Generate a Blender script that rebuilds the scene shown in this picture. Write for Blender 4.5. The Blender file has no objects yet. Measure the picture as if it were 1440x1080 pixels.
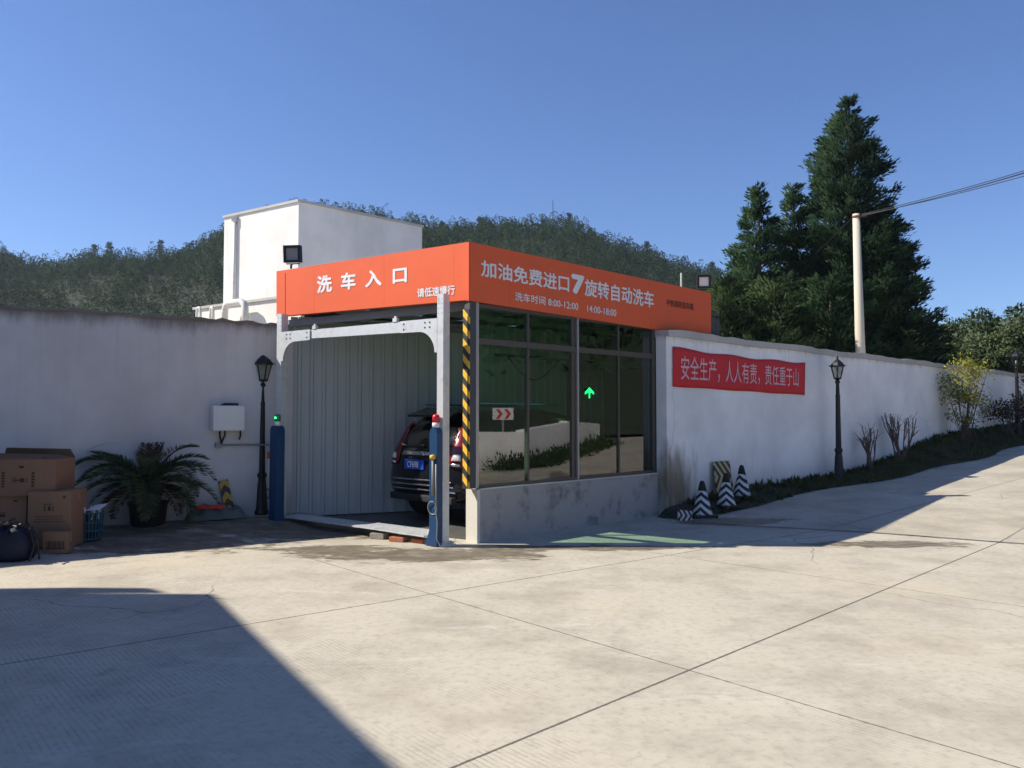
import bpy, bmesh, math, random
import numpy as np
from mathutils import Vector as V, Matrix
R = math.radians
sc = bpy.context.scene
COL = sc.collection
# ------------------------------------------------------------------ camera
F = 1120.0
PITCH = math.atan(43 / F)
EYE = V((0, 0, 1.6))
cd = bpy.data.cameras.new('camera')
cam = bpy.data.objects.new('camera', cd)
COL.objects.link(cam)
cam.location = EYE
cam.rotation_euler = (math.pi / 2 + PITCH, 0, 0)
cd.sensor_width = 36
cd.lens = 36 * F / 1440
cd.clip_start = .05
cd.clip_end = 6000
sc.camera = cam
# ------------------------------------------------------------------ sky, sun, exposure
SUN_DIR = V((-1, .03, .875)).normalized()
wd = bpy.data.worlds.new('World')
sc.world = wd
wd.use_nodes = True
wn = wd.node_tree
sk = wn.nodes.new('ShaderNodeTexSky')
sk.sky_type = 'NISHITA'
sk.sun_disc = False
sk.sun_elevation = math.asin(SUN_DIR.z)
sk.sun_rotation = math.atan2(SUN_DIR.x, SUN_DIR.y)
sk.altitude = 300
sk.air_density = 1.0
sk.dust_density = .2
sk.ozone_density = 6
bg = wn.nodes['Background']
wb_ = wn.nodes.new('ShaderNodeMix'); wb_.data_type = 'RGBA'; wb_.blend_type = 'MULTIPLY'; wb_.inputs[0].default_value = 1
wb_.inputs[7].default_value = (.89, .985, 1.2, 1)          # the camera's cool white balance of the sky
wn.links.new(sk.outputs[0], wb_.inputs[6])
wn.links.new(wb_.outputs[2], bg.inputs[0])
bg.inputs[1].default_value = .083
sl = bpy.data.lights.new('sun', 'SUN')
sl.energy = 5
sl.angle = R(.5)
sl.color = (1, .92, .79)
so = bpy.data.objects.new('sun', sl)
COL.objects.link(so)
so.rotation_euler = SUN_DIR.to_track_quat('Z', 'Y').to_euler()
sc.view_settings.view_transform = 'Standard'
sc.view_settings.look = 'None'
sc.view_settings.gamma = 1
sc.view_settings.exposure = .57
cy = sc.cycles
cy.max_bounces = 6
cy.diffuse_bounces = 3
cy.glossy_bounces = 3
cy.transmission_bounces = 4
cy.transparent_max_bounces = 12
cy.caustics_reflective = False
cy.caustics_refractive = False
cy.sample_clamp_indirect = 4
cy.use_denoising = True

# ------------------------------------------------------------------ pixel helpers (give real points in the place)
FW = V((0, math.cos(PITCH), math.sin(PITCH)))
UP = V((0, -math.sin(PITCH), math.cos(PITCH)))
def ray(px, py): return FW * F + V((1, 0, 0)) * (px - 720) + UP * (540 - py)
def at(px, py, Y):
    r = ray(px, py)
    return EYE + r * (Y / r.y)
def gnd(px, py, z=0.0):
    r = ray(px, py)
    return EYE + r * ((z - EYE.z) / r.z)
def hit(px, py, P, D):                       # ray with the vertical plane through P along horizontal D
    n = V((D[1], -D[0], 0))
    r = ray(px, py)
    return EYE + r * ((V(P) - EYE).dot(n) / r.dot(n))
def lerp(a, b, t): return a + (b - a) * t

# ------------------------------------------------------------------ object helpers
def tag(o, label=None, cat=None, group=None, kind=None):
    if label: o['label'] = label
    if cat: o['category'] = cat
    if group: o['group'] = group
    if kind: o['kind'] = kind
    return o
def thing(name, label, cat, loc=(0, 0, 0), rz=0, group=None, s=1):
    o = bpy.data.objects.new(name, None)
    COL.objects.link(o)
    o.location = loc
    o.rotation_euler = (0, 0, rz)
    o.scale = (s, s, s)
    o.empty_display_size = .1
    return tag(o, label, cat, group)
def mw(o):
    m = Matrix.LocRotScale(o.location, o.rotation_euler, o.scale)
    return mw(o.parent) @ m if o.parent else m
def copy_tree(o, parent=None):
    c = o.copy()
    COL.objects.link(c)
    if parent: c.parent = parent
    for ch in list(o.children): copy_tree(ch, c)
    return c

class MB:
    def __init__(self, M=None, world=False):
        self.v = []; self.f = []; self.mi = []; self.M = M or Matrix(); self.world = world; self.k = 0; self.sm = []; self.smooth = False
    def add(self, vs, fs, M=None):
        T = self.M @ M if M is not None else self.M
        b = len(self.v)
        self.v += [T @ V(p) for p in vs]
        for f in fs:
            self.f.append([b + i for i in f]); self.mi.append(self.k); self.sm.append(self.smooth)
        return self
    def box(self, c, s, rz=0, bev=0, M=None):
        x, y, z = [q / 2 for q in s]
        T = Matrix.Translation(c) @ Matrix.Rotation(rz, 4, 'Z')
        if M is not None: T = M @ T
        if bev:
            bm = bmesh.new()
            bmesh.ops.create_cube(bm, size=1)
            bmesh.ops.scale(bm, vec=s, verts=bm.verts)
            bmesh.ops.bevel(bm, geom=bm.edges[:], offset=bev, segments=2, affect='EDGES', profile=.6)
            bm.verts.index_update()
            vs = [v.co.copy() for v in bm.verts]; fs = [[v.index for v in f.verts] for f in bm.faces]
            bm.free()
            return self.add(vs, fs, T)
        vs = [(i * x, j * y, k * z) for i in (-1, 1) for j in (-1, 1) for k in (-1, 1)]
        return self.add(vs, [(0, 1, 3, 2), (4, 6, 7, 5), (0, 4, 5, 1), (2, 3, 7, 6), (0, 2, 6, 4), (1, 5, 7, 3)], T)
    def bar(self, a, b, w, h, up=(0, 0, 1)):     # box beam from a to b; w across, h along 'up'
        a, b = V(a), V(b)
        d = (b - a).normalized(); u = V(up)
        if abs(d.dot(u)) > .99: u = V((0, 1, 0))
        s = d.cross(u).normalized(); u = s.cross(d)
        s *= w / 2; u = u * h / 2
        vs = [a - s - u, a + s - u, a + s + u, a - s + u, b - s - u, b + s - u, b + s + u, b - s + u]
        return self.add(vs, [(0, 1, 2, 3)[::-1], (4, 5, 6, 7), (0, 1, 5, 4), (1, 2, 6, 5), (2, 3, 7, 6), (3, 0, 4, 7)][0:6])
    def tube(self, pts, r, n=8, cap=True):
        pts = [V(p) for p in pts]
        if not hasattr(r, '__len__'): r = [r] * len(pts)
        vs = []; fs = []; u = None
        for i, p in enumerate(pts):
            d = (pts[min(i + 1, len(pts) - 1)] - pts[max(i - 1, 0)]).normalized()
            if u is None: u = d.orthogonal().normalized()
            u = (u - d * u.dot(d)).normalized()
            w = d.cross(u)
            for k in range(n):
                a = 2 * math.pi * k / n
                vs.append(p + (u * math.cos(a) + w * math.sin(a)) * r[i])
        for i in range(len(pts) - 1):
            for k in range(n):
                k2 = (k + 1) % n
                fs.append((i * n + k, i * n + k2, (i + 1) * n + k2, (i + 1) * n + k))
        if cap: fs += [tuple(range(n))[::-1], tuple(range((len(pts) - 1) * n, len(pts) * n))]
        s = self.smooth; self.smooth = n > 6
        self.add(vs, fs); self.smooth = s
        return self
    def lathe(self, prof, n=16, c=(0, 0, 0), smooth=True, a0=0):
        vs = []; fs = []
        for r, z in prof:
            for k in range(n):
                a = 2 * math.pi * k / n + a0
                vs.append((c[0] + r * math.cos(a), c[1] + r * math.sin(a), c[2] + z))
        for i in range(len(prof) - 1):
            for k in range(n):
                k2 = (k + 1) % n
                fs.append((i * n + k, i * n + k2, (i + 1) * n + k2, (i + 1) * n + k))
        fs += [tuple(range(n))[::-1], tuple(range((len(prof) - 1) * n, len(prof) * n))]
        s = self.smooth; self.smooth = smooth
        self.add(vs, fs); self.smooth = s
        return self
    def prism(self, pts, ex):                    # polygon pts (3D, planar) extruded by vector ex
        n = len(pts); ex = V(ex)
        vs = [V(p) for p in pts] + [V(p) + ex for p in pts]
        fs = [tuple(range(n)), tuple(range(n, 2 * n))[::-1]] + [(i, i + n, (i + 1) % n + n, (i + 1) % n) for i in range(n)]
        return self.add(vs, fs)
    def build(self, name, mats, parent=None, recalc=True, loc=None):
        me = bpy.data.meshes.new(name)
        vs = self.v
        if self.world and parent is not None:
            I = mw(parent).inverted(); vs = [I @ p for p in vs]
        if loc is not None: vs = [p - V(loc) for p in vs]
        me.from_pydata([tuple(p) for p in vs], [], self.f)
        for m in (mats if isinstance(mats, (list, tuple)) else [mats]): me.materials.append(m)
        me.polygons.foreach_set('material_index', self.mi)
        me.polygons.foreach_set('use_smooth', self.sm)
        if recalc:
            bm = bmesh.new(); bm.from_mesh(me)
            bmesh.ops.recalc_face_normals(bm, faces=bm.faces)
            bm.to_mesh(me); bm.free()
        me.update()
        o = bpy.data.objects.new(name, me)
        COL.objects.link(o)
        if parent is not None: o.parent = parent
        if loc is not None: o.location = loc
        return o

def rawmesh(name, verts, quads, m, parent=None, n=4, smooth=False, nrm=None):
    verts = np.asarray(verts, np.float32); quads = np.asarray(quads, np.int32)
    me = bpy.data.meshes.new(name)
    me.vertices.add(len(verts)); me.vertices.foreach_set('co', verts.ravel())
    k = len(quads)
    me.loops.add(k * n); me.loops.foreach_set('vertex_index', quads.ravel())
    me.polygons.add(k); me.polygons.foreach_set('loop_start', np.arange(0, k * n, n, dtype=np.int32))
    if smooth or nrm is not None: me.polygons.foreach_set('use_smooth', np.ones(k, bool))
    me.update(calc_edges=True); me.validate()
    if nrm is not None: me.normals_split_custom_set_from_vertices(nrm.tolist())
    me.materials.append(m)
    o = bpy.data.objects.new(name, me); COL.objects.link(o)
    if parent is not None: o.parent = parent
    return o
def leaves(P, D, L, W, rng, N=None):             # diamond leaves -> verts, quads (and vertex normals when the crown's outward N is given)
    P = np.asarray(P, float); D = np.asarray(D, float)
    D = D / (np.linalg.norm(D, axis=1, keepdims=True) + 1e-9)
    S = np.cross(D, rng.normal(size=D.shape)); S /= np.linalg.norm(S, axis=1, keepdims=True) + 1e-9
    L = np.broadcast_to(np.asarray(L, float), (len(P),))[:, None]; W = np.broadcast_to(np.asarray(W, float), (len(P),))[:, None]
    if N is not None:
        N = np.asarray(N, float); N = N / (np.linalg.norm(N, axis=1, keepdims=True) + 1e-9)
        g = np.cross(S, D); sgn = np.where((g * N).sum(1, keepdims=True) < 0, -1.0, 1.0); S = S * sgn; g = g * sgn
        N = N * .75 + g * .5; N /= np.linalg.norm(N, axis=1, keepdims=True)
    mid = P + D * L * .45
    vs = np.stack([P, mid + S * W / 2, P + D * L, mid - S * W / 2], 1).reshape(-1, 3)
    qs = np.arange(len(vs)).reshape(-1, 4)
    return (vs, qs) if N is None else (vs, qs, np.repeat(N, 4, 0))

# ------------------------------------------------------------------ materials
class NT:
    def __init__(s, name):
        s.m = bpy.data.materials.new(name); s.m.use_nodes = True
        s.t = s.m.node_tree; s.p = s.t.nodes['Principled BSDF']; s.out = s.t.nodes['Material Output']
    def n(s, ty, ins=(), out=0, **pr):
        nd = s.t.nodes.new('ShaderNode' + ty)
        for k, v in pr.items(): setattr(nd, k, v)
        for i, v in (ins.items() if isinstance(ins, dict) else enumerate(ins)):
            if v is None: continue
            if hasattr(v, 'is_linked') or hasattr(v, 'links'): s.t.links.new(v, nd.inputs[i])
            else: nd.inputs[i].default_value = v
        return nd.outputs[out]
    def math(s, op, a, b=0, c=0, clamp=False): return s.n('Math', (a, b, c), operation=op, use_clamp=clamp)
    def mix(s, f, a, b, blend='MIX'): 
        return s.n('Mix', {0: f, 6: a, 7: b}, out=2, data_type='RGBA', blend_type=blend)
    def noise(s, vec, scale, detail=5, rough=.6, dist=0): 
        return s.n('TexNoise', {'Vector': vec, 'Scale': scale, 'Detail': detail, 'Roughness': rough, 'Distortion': dist})
    def ramp(s, f, lo, hi): return s.n('MapRange', (f, lo, hi, 0.0, 1.0), interpolation_type='SMOOTHSTEP')
    def obj(s): return s.n('TexCoord', out=3)
    def pos(s): return s.n('NewGeometry', out=0)
    def scl(s, v, k): return s.n('VectorMath', (v, k), operation='MULTIPLY')
    def set(s, **k):
        for a, v in k.items():
            i = s.p.inputs[a.replace('_', ' ')]
            if hasattr(v, 'links'): s.t.links.new(v, i)
            else: i.default_value = v
    def bump(s, h, strength=.3, dist=.01):
        s.t.links.new(s.n('Bump', {'Strength': strength, 'Distance': dist, 'Height': h}), s.p.inputs['Normal'])
def c4(c, k=1.0): return (min(c[0] * k, 1), min(c[1] * k, 1), min(c[2] * k, 1), 1)
def pm(name, col, var=.12, scale=6, rough=.6, metal=0, bump=0, bscale=60, dirt=None, dscale=2, damt=.5, spec=.5, stretch=None):
    t = NT(name); v = t.obj()
    if stretch: v = t.scl(v, stretch)
    c = t.mix(t.noise(v, scale), c4(col, 1 - var), c4(col, 1 + var))
    if dirt:
        f = t.math('MULTIPLY', t.ramp(t.noise(v, dscale, 8, .65), .48, .72), damt)
        c = t.mix(f, c, c4(dirt))
    t.set(Base_Color=c, Roughness=t.math('ADD', t.math('MULTIPLY', t.noise(v, scale * 3), .2), rough - .1), Metallic=metal)
    t.p.inputs['Specular IOR Level'].default_value = spec
    if bump: t.bump(t.noise(v, bscale, 6), bump, .01)
    return t.m
def emis(name, col, s):
    t = NT(name); t.set(Base_Color=c4(col), Emission_Color=c4(col), Emission_Strength=s)
    return t.m
def leafmat(name, c1, c2, scale=1.2, tr=.25, rough=.55):
    t = NT(name); v = t.obj()
    f = t.ramp(t.noise(v, scale, 4), .3, .7)
    c = t.mix(f, c4(c1), c4(c2))
    t.set(Base_Color=c, Roughness=rough)
    t.p.inputs['Specular IOR Level'].default_value = .3 if rough < .7 else .12
    tl = t.t.nodes.new('ShaderNodeBsdfTranslucent'); t.t.links.new(c, tl.inputs[0])
    mx = t.t.nodes.new('ShaderNodeMixShader'); mx.inputs[0].default_value = tr
    t.t.links.new(t.p.outputs[0], mx.inputs[1]); t.t.links.new(tl.outputs[0], mx.inputs[2])
    t.t.links.new(mx.outputs[0], t.out.inputs[0])
    return t.m
def glassmat(name, tint, ior=1.5, gl=(1, 1, 1, 1)):
    t = NT(name)
    fr = t.n('Fresnel', {'IOR': ior}); back = t.n('NewGeometry', out=6)
    f = t.math('MULTIPLY', fr, t.math('SUBTRACT', 1.0, back))
    tr = t.t.nodes.new('ShaderNodeBsdfTransparent'); tr.inputs[0].default_value = tint
    gs = t.t.nodes.new('ShaderNodeBsdfGlossy'); gs.inputs['Color'].default_value = gl; gs.inputs['Roughness'].default_value = .004
    mx = t.t.nodes.new('ShaderNodeMixShader')
    t.t.links.new(f, mx.inputs[0]); t.t.links.new(tr.outputs[0], mx.inputs[1]); t.t.links.new(gs.outputs[0], mx.inputs[2])
    t.t.links.new(mx.outputs[0], t.out.inputs[0])
    return t.m

M = {}
M['orange'] = pm('orange_vinyl', (.78, .125, .038), .07, 1.6, .5, spec=.35, bump=.22, bscale=1.8, dirt=(.5, .12, .06), dscale=1.4, damt=.25, stretch=(1, 1, 1.6))
M['letter'] = pm('white_lettering', (.8, .8, .8), .03, 3, .5)
M['blackletter'] = pm('black_lettering', (.02, .02, .02), .05, 3, .5)
M['redcloth'] = pm('red_banner_cloth', (.62, .026, .034), .1, 2.5, .75, bump=.2, bscale=6)
M['pinkletter'] = pm('pale_pink_lettering', (.72, .45, .5), .06, 3, .7)
M['galv'] = pm('galvanised_steel', (.66, .68, .69), .14, 14, .45, .35, dirt=(.36, .35, .33), dscale=6, damt=.4)
M['alu'] = pm('bronze_aluminium', (.1, .084, .074), .1, 5, .45, .3)
M['alu_light'] = pm('bare_aluminium', (.42, .4, .38), .1, 5, .42, .5)
M['dark'] = pm('dark_paint', (.012, .013, .016), .2, 8, .5)
M['lampblack'] = pm('black_cast_iron', (.016, .017, .02), .25, 12, .42, .3)
M['rubber'] = pm('black_rubber', (.018, .018, .02), .25, 10, .75)
M['blue'] = pm('blue_cabinet_paint', (.006, .05, .14), .12, 6, .4, dirt=(.03, .05, .08), dscale=5, damt=.4)
M['navy'] = pm('navy_plastic', (.007, .011, .03), .35, 7, .75, bump=.5, bscale=14)
M['grey'] = pm('grey_paint', (.25, .26, .27), .1, 6, .55)
M['white'] = pm('white_paint', (.72, .72, .72), .06, 6, .5)
M['chrome'] = pm('chrome_trim', (.75, .75, .76), .05, 6, .18, 1)
M['darkgrey'] = pm('dark_grey_steel', (.06, .062, .065), .2, 5, .6)
M['granite'] = pm('granite_dado', (.37, .35, .335), .3, 70, .55, bump=.15, bscale=90, dirt=(.07, .065, .06), dscale=3.2, damt=.75)
M['granite_light'] = pm('pale_stone_edge', (.6, .57, .5), .12, 30, .6)
M['card'] = pm('cardboard', (.25, .145, .09), .12, 5, .85, bump=.08, bscale=20, stretch=(1, 1, .3))
M['card_dark'] = pm('cardboard_inside', (.17, .1, .06), .15, 5, .9)
M['tape'] = pm('brown_tape', (.3, .2, .12), .1, 6, .3)
M['ink'] = pm('box_print', (.05, .03, .02), .2, 8, .8)
M['pvc'] = pm('white_pvc_pipe', (.68, .67, .63), .08, 5, .45, dirt=(.4, .36, .3), dscale=5, damt=.5)
M['brick'] = pm('orange_brick', (.42, .13, .06), .25, 14, .85, bump=.4, bscale=40, dirt=(.25, .2, .17), dscale=9, damt=.6)
M['stone'] = pm('grey_stone', (.3, .27, .23), .25, 9, .9, bump=.5, bscale=25)
M['hose'] = pm('orange_red_hose', (.75, .06, .025), .12, 9, .45)
M['tarp'] = pm('grey_green_tarpaulin', (.1, .125, .115), .25, 5, .7, bump=.4, bscale=9)
M['concpole'] = pm('concrete_pole', (.55, .5, .4), .12, 3, .85, bump=.2, bscale=50, stretch=(3, 3, .4))
M['wire'] = pm('black_cable', (.02, .02, .022), .1, 8, .6)
M['bark'] = pm('bark', (.09, .065, .05), .35, 9, .9, bump=.6, bscale=25, stretch=(2, 2, .4))
M['barkred'] = pm('reddish_bark', (.13, .09, .075), .35, 9, .9, bump=.4, bscale=25)
M['yellow'] = pm('yellow_plastic', (.65, .4, .04), .1, 8, .5)
M['car'] = pm('near_black_car_paint', (.012, .013, .02), .1, 4, .16, .3)
M['carglass'] = pm('dark_car_glass', (.006, .007, .008), .1, 4, .06)
M['redlens'] = pm('red_tail_lens', (.17, .005, .007), .15, 25, .15)
M['clearlens'] = pm('clear_lens', (.65, .65, .68), .15, 30, .15, .3)
M['plateblue'] = pm('blue_number_plate', (.015, .09, .5), .05, 8, .35)
M['floorbay'] = pm('wet_bay_floor', (.11, .11, .105), .3, 2, .4, bump=.1, bscale=30)
M['lamp_lens'] = pm('floodlight_lens', (.85, .85, .78), .08, 20, .3)
M['lamp_lens_dark'] = pm('grey_floodlight_lens', (.3, .31, .31), .1, 12, .25)
M['green_on'] = emis('green_signal_light', (.02, 1, .25), 3.5)
M['green_cap'] = pm('green_beacon_cap', (.02, .22, .1), .1, 9, .2)
M['red_cap'] = pm('red_beacon_cap', (.6, .02, .03), .1, 9, .2)
M['orange_cap'] = pm('orange_plastic', (.5, .13, .03), .1, 9, .5)
M['rust'] = pm('rusty_steel', (.16, .07, .04), .3, 14, .8)
M['teal'] = pm('teal_plastic', (.04, .12, .16), .2, 9, .5)
M['hairgrass'] = leafmat('grass_blades', (.035, .05, .016), (.09, .1, .035), 2.5)
M['glass'] = glassmat('green_tinted_glass', (.62, .82, .7, 1), 2.0)
M['lampglass'] = glassmat('lantern_glass', (.85, .86, .82, 1), 1.5)
def stripes(name, a, b, period, slant, axis=(0, 0, 1), across=(1, 0, 0), chev=False, wear=.5):
    t = NT(name); v = t.obj()
    z = t.n('VectorMath', (v, axis), out=1, operation='DOT_PRODUCT'); x = t.n('VectorMath', (v, across), out=1, operation='DOT_PRODUCT')
    if chev: x = t.math('ABSOLUTE', x)
    u = t.math('FRACT', t.math('DIVIDE', t.math('ADD', z, t.math('MULTIPLY', x, slant)), period))
    c = t.mix(t.math('GREATER_THAN', u, .5), c4(a), c4(b))
    c = t.mix(t.math('MULTIPLY', t.ramp(t.noise(v, 14, 6), .5, .75), wear), c, (.06, .055, .05, 1))
    t.set(Base_Color=c, Roughness=.6)
    return t.m
M['hazard'] = stripes('yellow_black_stripes', (.022, .022, .025), (.8, .46, .03), .187, .95, across=(.81, -.59, 0))
M['hazard_old'] = stripes('worn_yellow_black_chevrons', (.02, .02, .02), (.5, .3, .04), .2, 1.2, chev=True, wear=.85)

# plaster, concrete, corrugated, hill
def plaster(name, base, streak=.5, topz=None, bump=.15, crack=.55):
    t = NT(name); v = t.pos()
    c = t.mix(t.ramp(t.noise(v, .7, 7, .62), .3, .7), c4(base, .84), c4(base, 1.05))
    st = t.ramp(t.noise(t.scl(v, (2.2, 2.2, .16)), 1.6, 7, .7), .5, .8)
    c = t.mix(t.math('MULTIPLY', st, .2 * streak), c, (.3, .27, .22, 1))
    sp = t.ramp(t.noise(v, 7, 8, .7), .62, .78)
    c = t.mix(t.math('MULTIPLY', sp, .3 * streak), c, (.32, .29, .25, 1))
    # patched plaster, hairline cracks, rain streaks running down from the top, splash dirt at the foot
    pt_ = t.ramp(t.noise(v, .55, 3, .4, .4), .58, .6)
    c = t.mix(t.math('MULTIPLY', pt_, .16 * streak), c, (.5, .49, .47, 1))
    w_ = t.n('VectorMath', (v, t.scl(t.n('TexNoise', {'Vector': v, 'Scale': 1.3, 'Detail': 5.0}, out=1), (.6, .6, .6))), operation='ADD')
    cr = t.n('TexVoronoi', {'Vector': w_, 'Scale': .42}, feature='DISTANCE_TO_EDGE')
    cr = t.math('MULTIPLY', t.math('SUBTRACT', 1.0, t.ramp(cr, .0015, .006)), t.ramp(t.noise(v, .6, 3), .5, .62))
    c = t.mix(t.math('MULTIPLY', cr, crack * streak), c, (.2, .19, .17, 1))
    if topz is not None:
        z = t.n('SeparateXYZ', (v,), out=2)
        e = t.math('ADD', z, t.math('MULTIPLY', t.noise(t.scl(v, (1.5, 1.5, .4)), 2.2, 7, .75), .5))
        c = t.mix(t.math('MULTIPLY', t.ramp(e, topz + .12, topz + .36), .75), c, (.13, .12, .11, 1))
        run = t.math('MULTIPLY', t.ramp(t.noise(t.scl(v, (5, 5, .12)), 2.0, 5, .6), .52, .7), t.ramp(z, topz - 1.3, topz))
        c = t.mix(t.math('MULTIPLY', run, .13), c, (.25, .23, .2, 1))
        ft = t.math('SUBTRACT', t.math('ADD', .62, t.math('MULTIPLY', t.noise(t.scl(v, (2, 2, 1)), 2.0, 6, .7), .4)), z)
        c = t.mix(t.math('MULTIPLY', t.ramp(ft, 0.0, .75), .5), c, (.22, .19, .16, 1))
    t.set(Base_Color=c, Roughness=.85); t.bump(t.noise(v, 24, 8, .65), bump, .02)
    return t
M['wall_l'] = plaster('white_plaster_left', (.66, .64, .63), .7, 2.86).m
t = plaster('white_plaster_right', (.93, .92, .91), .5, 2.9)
v = t.pos(); z = t.n('SeparateXYZ', (v,), out=2)      # rusty, mossy stain low on the wall by the booth, damp foot all along
sx = t.n('VectorMath', (v, (2.75, 12.6, .45)), out=1, operation='DISTANCE')
f = t.math('SUBTRACT', t.math('ADD', t.noise(t.scl(v, (2, 2, .6)), 2.5, 7, .6), .2), t.math('MULTIPLY', sx, .95))
old = t.p.inputs['Base Color'].links[0].from_socket
c = t.mix(t.math('MULTIPLY', t.ramp(f, -.1, .5), .85), old, t.mix(t.noise(v, 6), (.16, .15, .04, 1), (.13, .055, .03, 1)))
t.t.links.new(c, t.p.inputs['Base Color'])
M['wall_r'] = t.m
M['wall_cap'] = plaster('weathered_cap', (.5, .48, .45), 1.4).m
M['tower'] = plaster('white_render', (.8, .78, .74), .9, crack=0).m
t = NT('corrugated_sheet'); v = t.obj()
t.set(Base_Color=t.mix(t.noise(t.scl(v, (3, 3, .3)), 2, 6), (.36, .39, .39, 1), (.48, .5, .5, 1)), Roughness=.5); M['corr'] = t.m

JOINTS = [((720, 1045), (1400, 765), .010), ((0, 935), (975, 775), .009), ((720, 869), (1435, 1080), .006), ((868, 770), (1040, 795), .006)]
def concrete():
    t = NT('brushed_concrete'); v = t.pos()
    big = t.noise(v, .23, 5, .6); mid = t.noise(v, 1.1, 7, .68); fine = t.noise(v, 16, 8, .7)
    c = t.mix(big, (.43, .39, .31, 1), (.575, .535, .44, 1))
    c = t.mix(t.math('MULTIPLY', t.ramp(mid, .42, .68), .75), c, (.34, .305, .245, 1))
    c = t.mix(t.math('MULTIPLY', t.ramp(t.noise(t.scl(v, (.9, 3.2, 1)), .8, 6, .7, .6), .56, .74), .45), c, (.68, .655, .59, 1))
    c = t.mix(t.math('MULTIPLY', t.ramp(fine, .46, .72), .5), c, (.27, .245, .21, 1))
    pock = t.ramp(t.noise(v, 55, 3, .5), .69, .76)
    c = t.mix(t.math('MULTIPLY', pock, .4), c, (.2, .18, .15, 1))
    h = t.math('MULTIPLY', fine, .4)
    # broom grooves run along the slab's short joints, only here and there
    a, b = gnd(720, 869), gnd(1435, 1080); d = (b - a).normalized(); nrm = (-d.y, d.x, 0)
    u = t.n('VectorMath', (v, nrm), out=1, operation='DOT_PRODUCT'); w = t.n('VectorMath', (v, tuple(d)), out=1, operation='DOT_PRODUCT')
    uu = t.math('ADD', u, t.math('MULTIPLY', t.noise(t.scl(v, (.5, .5, 1)), 1.4, 4), .05))
    gr = t.math('SINE', t.math('MULTIPLY', uu, 2 * math.pi / .034))
    mask = t.math('MULTIPLY', t.ramp(t.noise(v, .5, 5, .6), .42, .6), t.ramp(t.noise(v, 6, 6, .7), .36, .6))
    g = t.math('MULTIPLY', t.ramp(gr, .2, .95), mask)
    c = t.mix(t.math('MULTIPLY', g, .42), c, (.22, .2, .165, 1))
    h = t.math('SUBTRACT', h, t.math('MULTIPLY', g, .55))
    c = t.mix(t.math('MULTIPLY', t.ramp(t.noise(v, .42, 4, .55), .5, .75), .4), c, (.56, .47, .33, 1))            # yellowed areas
    c = t.mix(t.math('MULTIPLY', t.ramp(t.noise(t.scl(v, (1, .35, 1)), 1.9, 8, .75), .55, .72), .35), c, (.3, .275, .235, 1))   # grime
    tr_ = t.n('VectorMath', (t.n('VectorMath', (v, t.scl(t.n('TexNoise', {'Vector': v, 'Scale': .25, 'Detail': 2.0}, out=1), (.9, .9, 0))), operation='ADD'), (.5, -.866, 0)), out=1, operation='DOT_PRODUCT')
    ty = t.math('ABSOLUTE', t.math('SUBTRACT', t.math('PINGPONG', t.math('ADD', tr_, 3.1), .8), .4))
    ty = t.math('MULTIPLY', t.math('SUBTRACT', 1.0, t.ramp(ty, .03, .11)), t.math('MULTIPLY', t.ramp(t.noise(v, .3, 3), .5, .68), t.ramp(t.noise(v, 4, 6, .7), .35, .65)))
    c = t.mix(t.math('MULTIPLY', ty, .32), c, (.2, .185, .165, 1))                                                        # tyre tracks
    oil = t.ramp(t.noise(v, 1.7, 4, .5), .7, .76)
    c = t.mix(t.math('MULTIPLY', oil, .4), c, (.17, .15, .12, 1))
    w_ = t.n('VectorMath', (v, t.scl(t.n('TexNoise', {'Vector': v, 'Scale': .9, 'Detail': 6.0}, out=1), (.7, .7, 0))), operation='ADD')
    ck = t.n('TexVoronoi', {'Vector': w_, 'Scale': .22}, feature='DISTANCE_TO_EDGE')
    ck = t.math('MULTIPLY', t.math('SUBTRACT', 1.0, t.ramp(ck, .0006, .0024)), t.ramp(t.noise(v, .35, 2), .52, .6))
    c = t.mix(t.math('MULTIPLY', ck, .6), c, (.12, .11, .09, 1))
    grit = t.ramp(t.noise(v, 130, 2, .5), .7, .78)
    c = t.mix(t.math('MULTIPLY', grit, .5), c, (.7, .67, .6, 1))
    jt = None
    for p, q, wd_ in JOINTS:
        a, b = gnd(*p), gnd(*q); d = (b - a).normalized(); n_ = V((-d.y, d.x, 0))
        dist = t.math('ABSOLUTE', t.math('SUBTRACT', t.n('VectorMath', (v, tuple(n_)), out=1, operation='DOT_PRODUCT'), n_.dot(a)))
        dist = t.math('ADD', dist, t.math('MULTIPLY', t.math('SUBTRACT', t.noise(v, 22, 4), .5), .012))
        j = t.math('SUBTRACT', 1.0, t.ramp(dist, wd_ * .55, wd_ * 1.25))
        jt = j if jt is None else t.math('MAXIMUM', jt, j)
    yy = t.n('SeparateXYZ', (v,), out=1)
    c = t.mix(t.math('MULTIPLY', jt, .85), c, (.06, .055, .05, 1))
    # wet patches before bay and ramp foot; darker ground along the left wall
    wet_dark = None
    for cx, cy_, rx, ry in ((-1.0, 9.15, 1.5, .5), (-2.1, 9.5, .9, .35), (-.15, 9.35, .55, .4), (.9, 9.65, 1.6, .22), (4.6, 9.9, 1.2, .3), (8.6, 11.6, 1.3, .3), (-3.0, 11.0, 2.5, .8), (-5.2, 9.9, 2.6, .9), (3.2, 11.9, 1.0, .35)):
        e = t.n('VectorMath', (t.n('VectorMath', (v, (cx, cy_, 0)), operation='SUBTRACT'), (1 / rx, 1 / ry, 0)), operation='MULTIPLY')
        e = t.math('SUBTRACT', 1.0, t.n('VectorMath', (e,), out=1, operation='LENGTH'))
        wet_dark = e if wet_dark is None else t.math('MAXIMUM', wet_dark, e)
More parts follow.
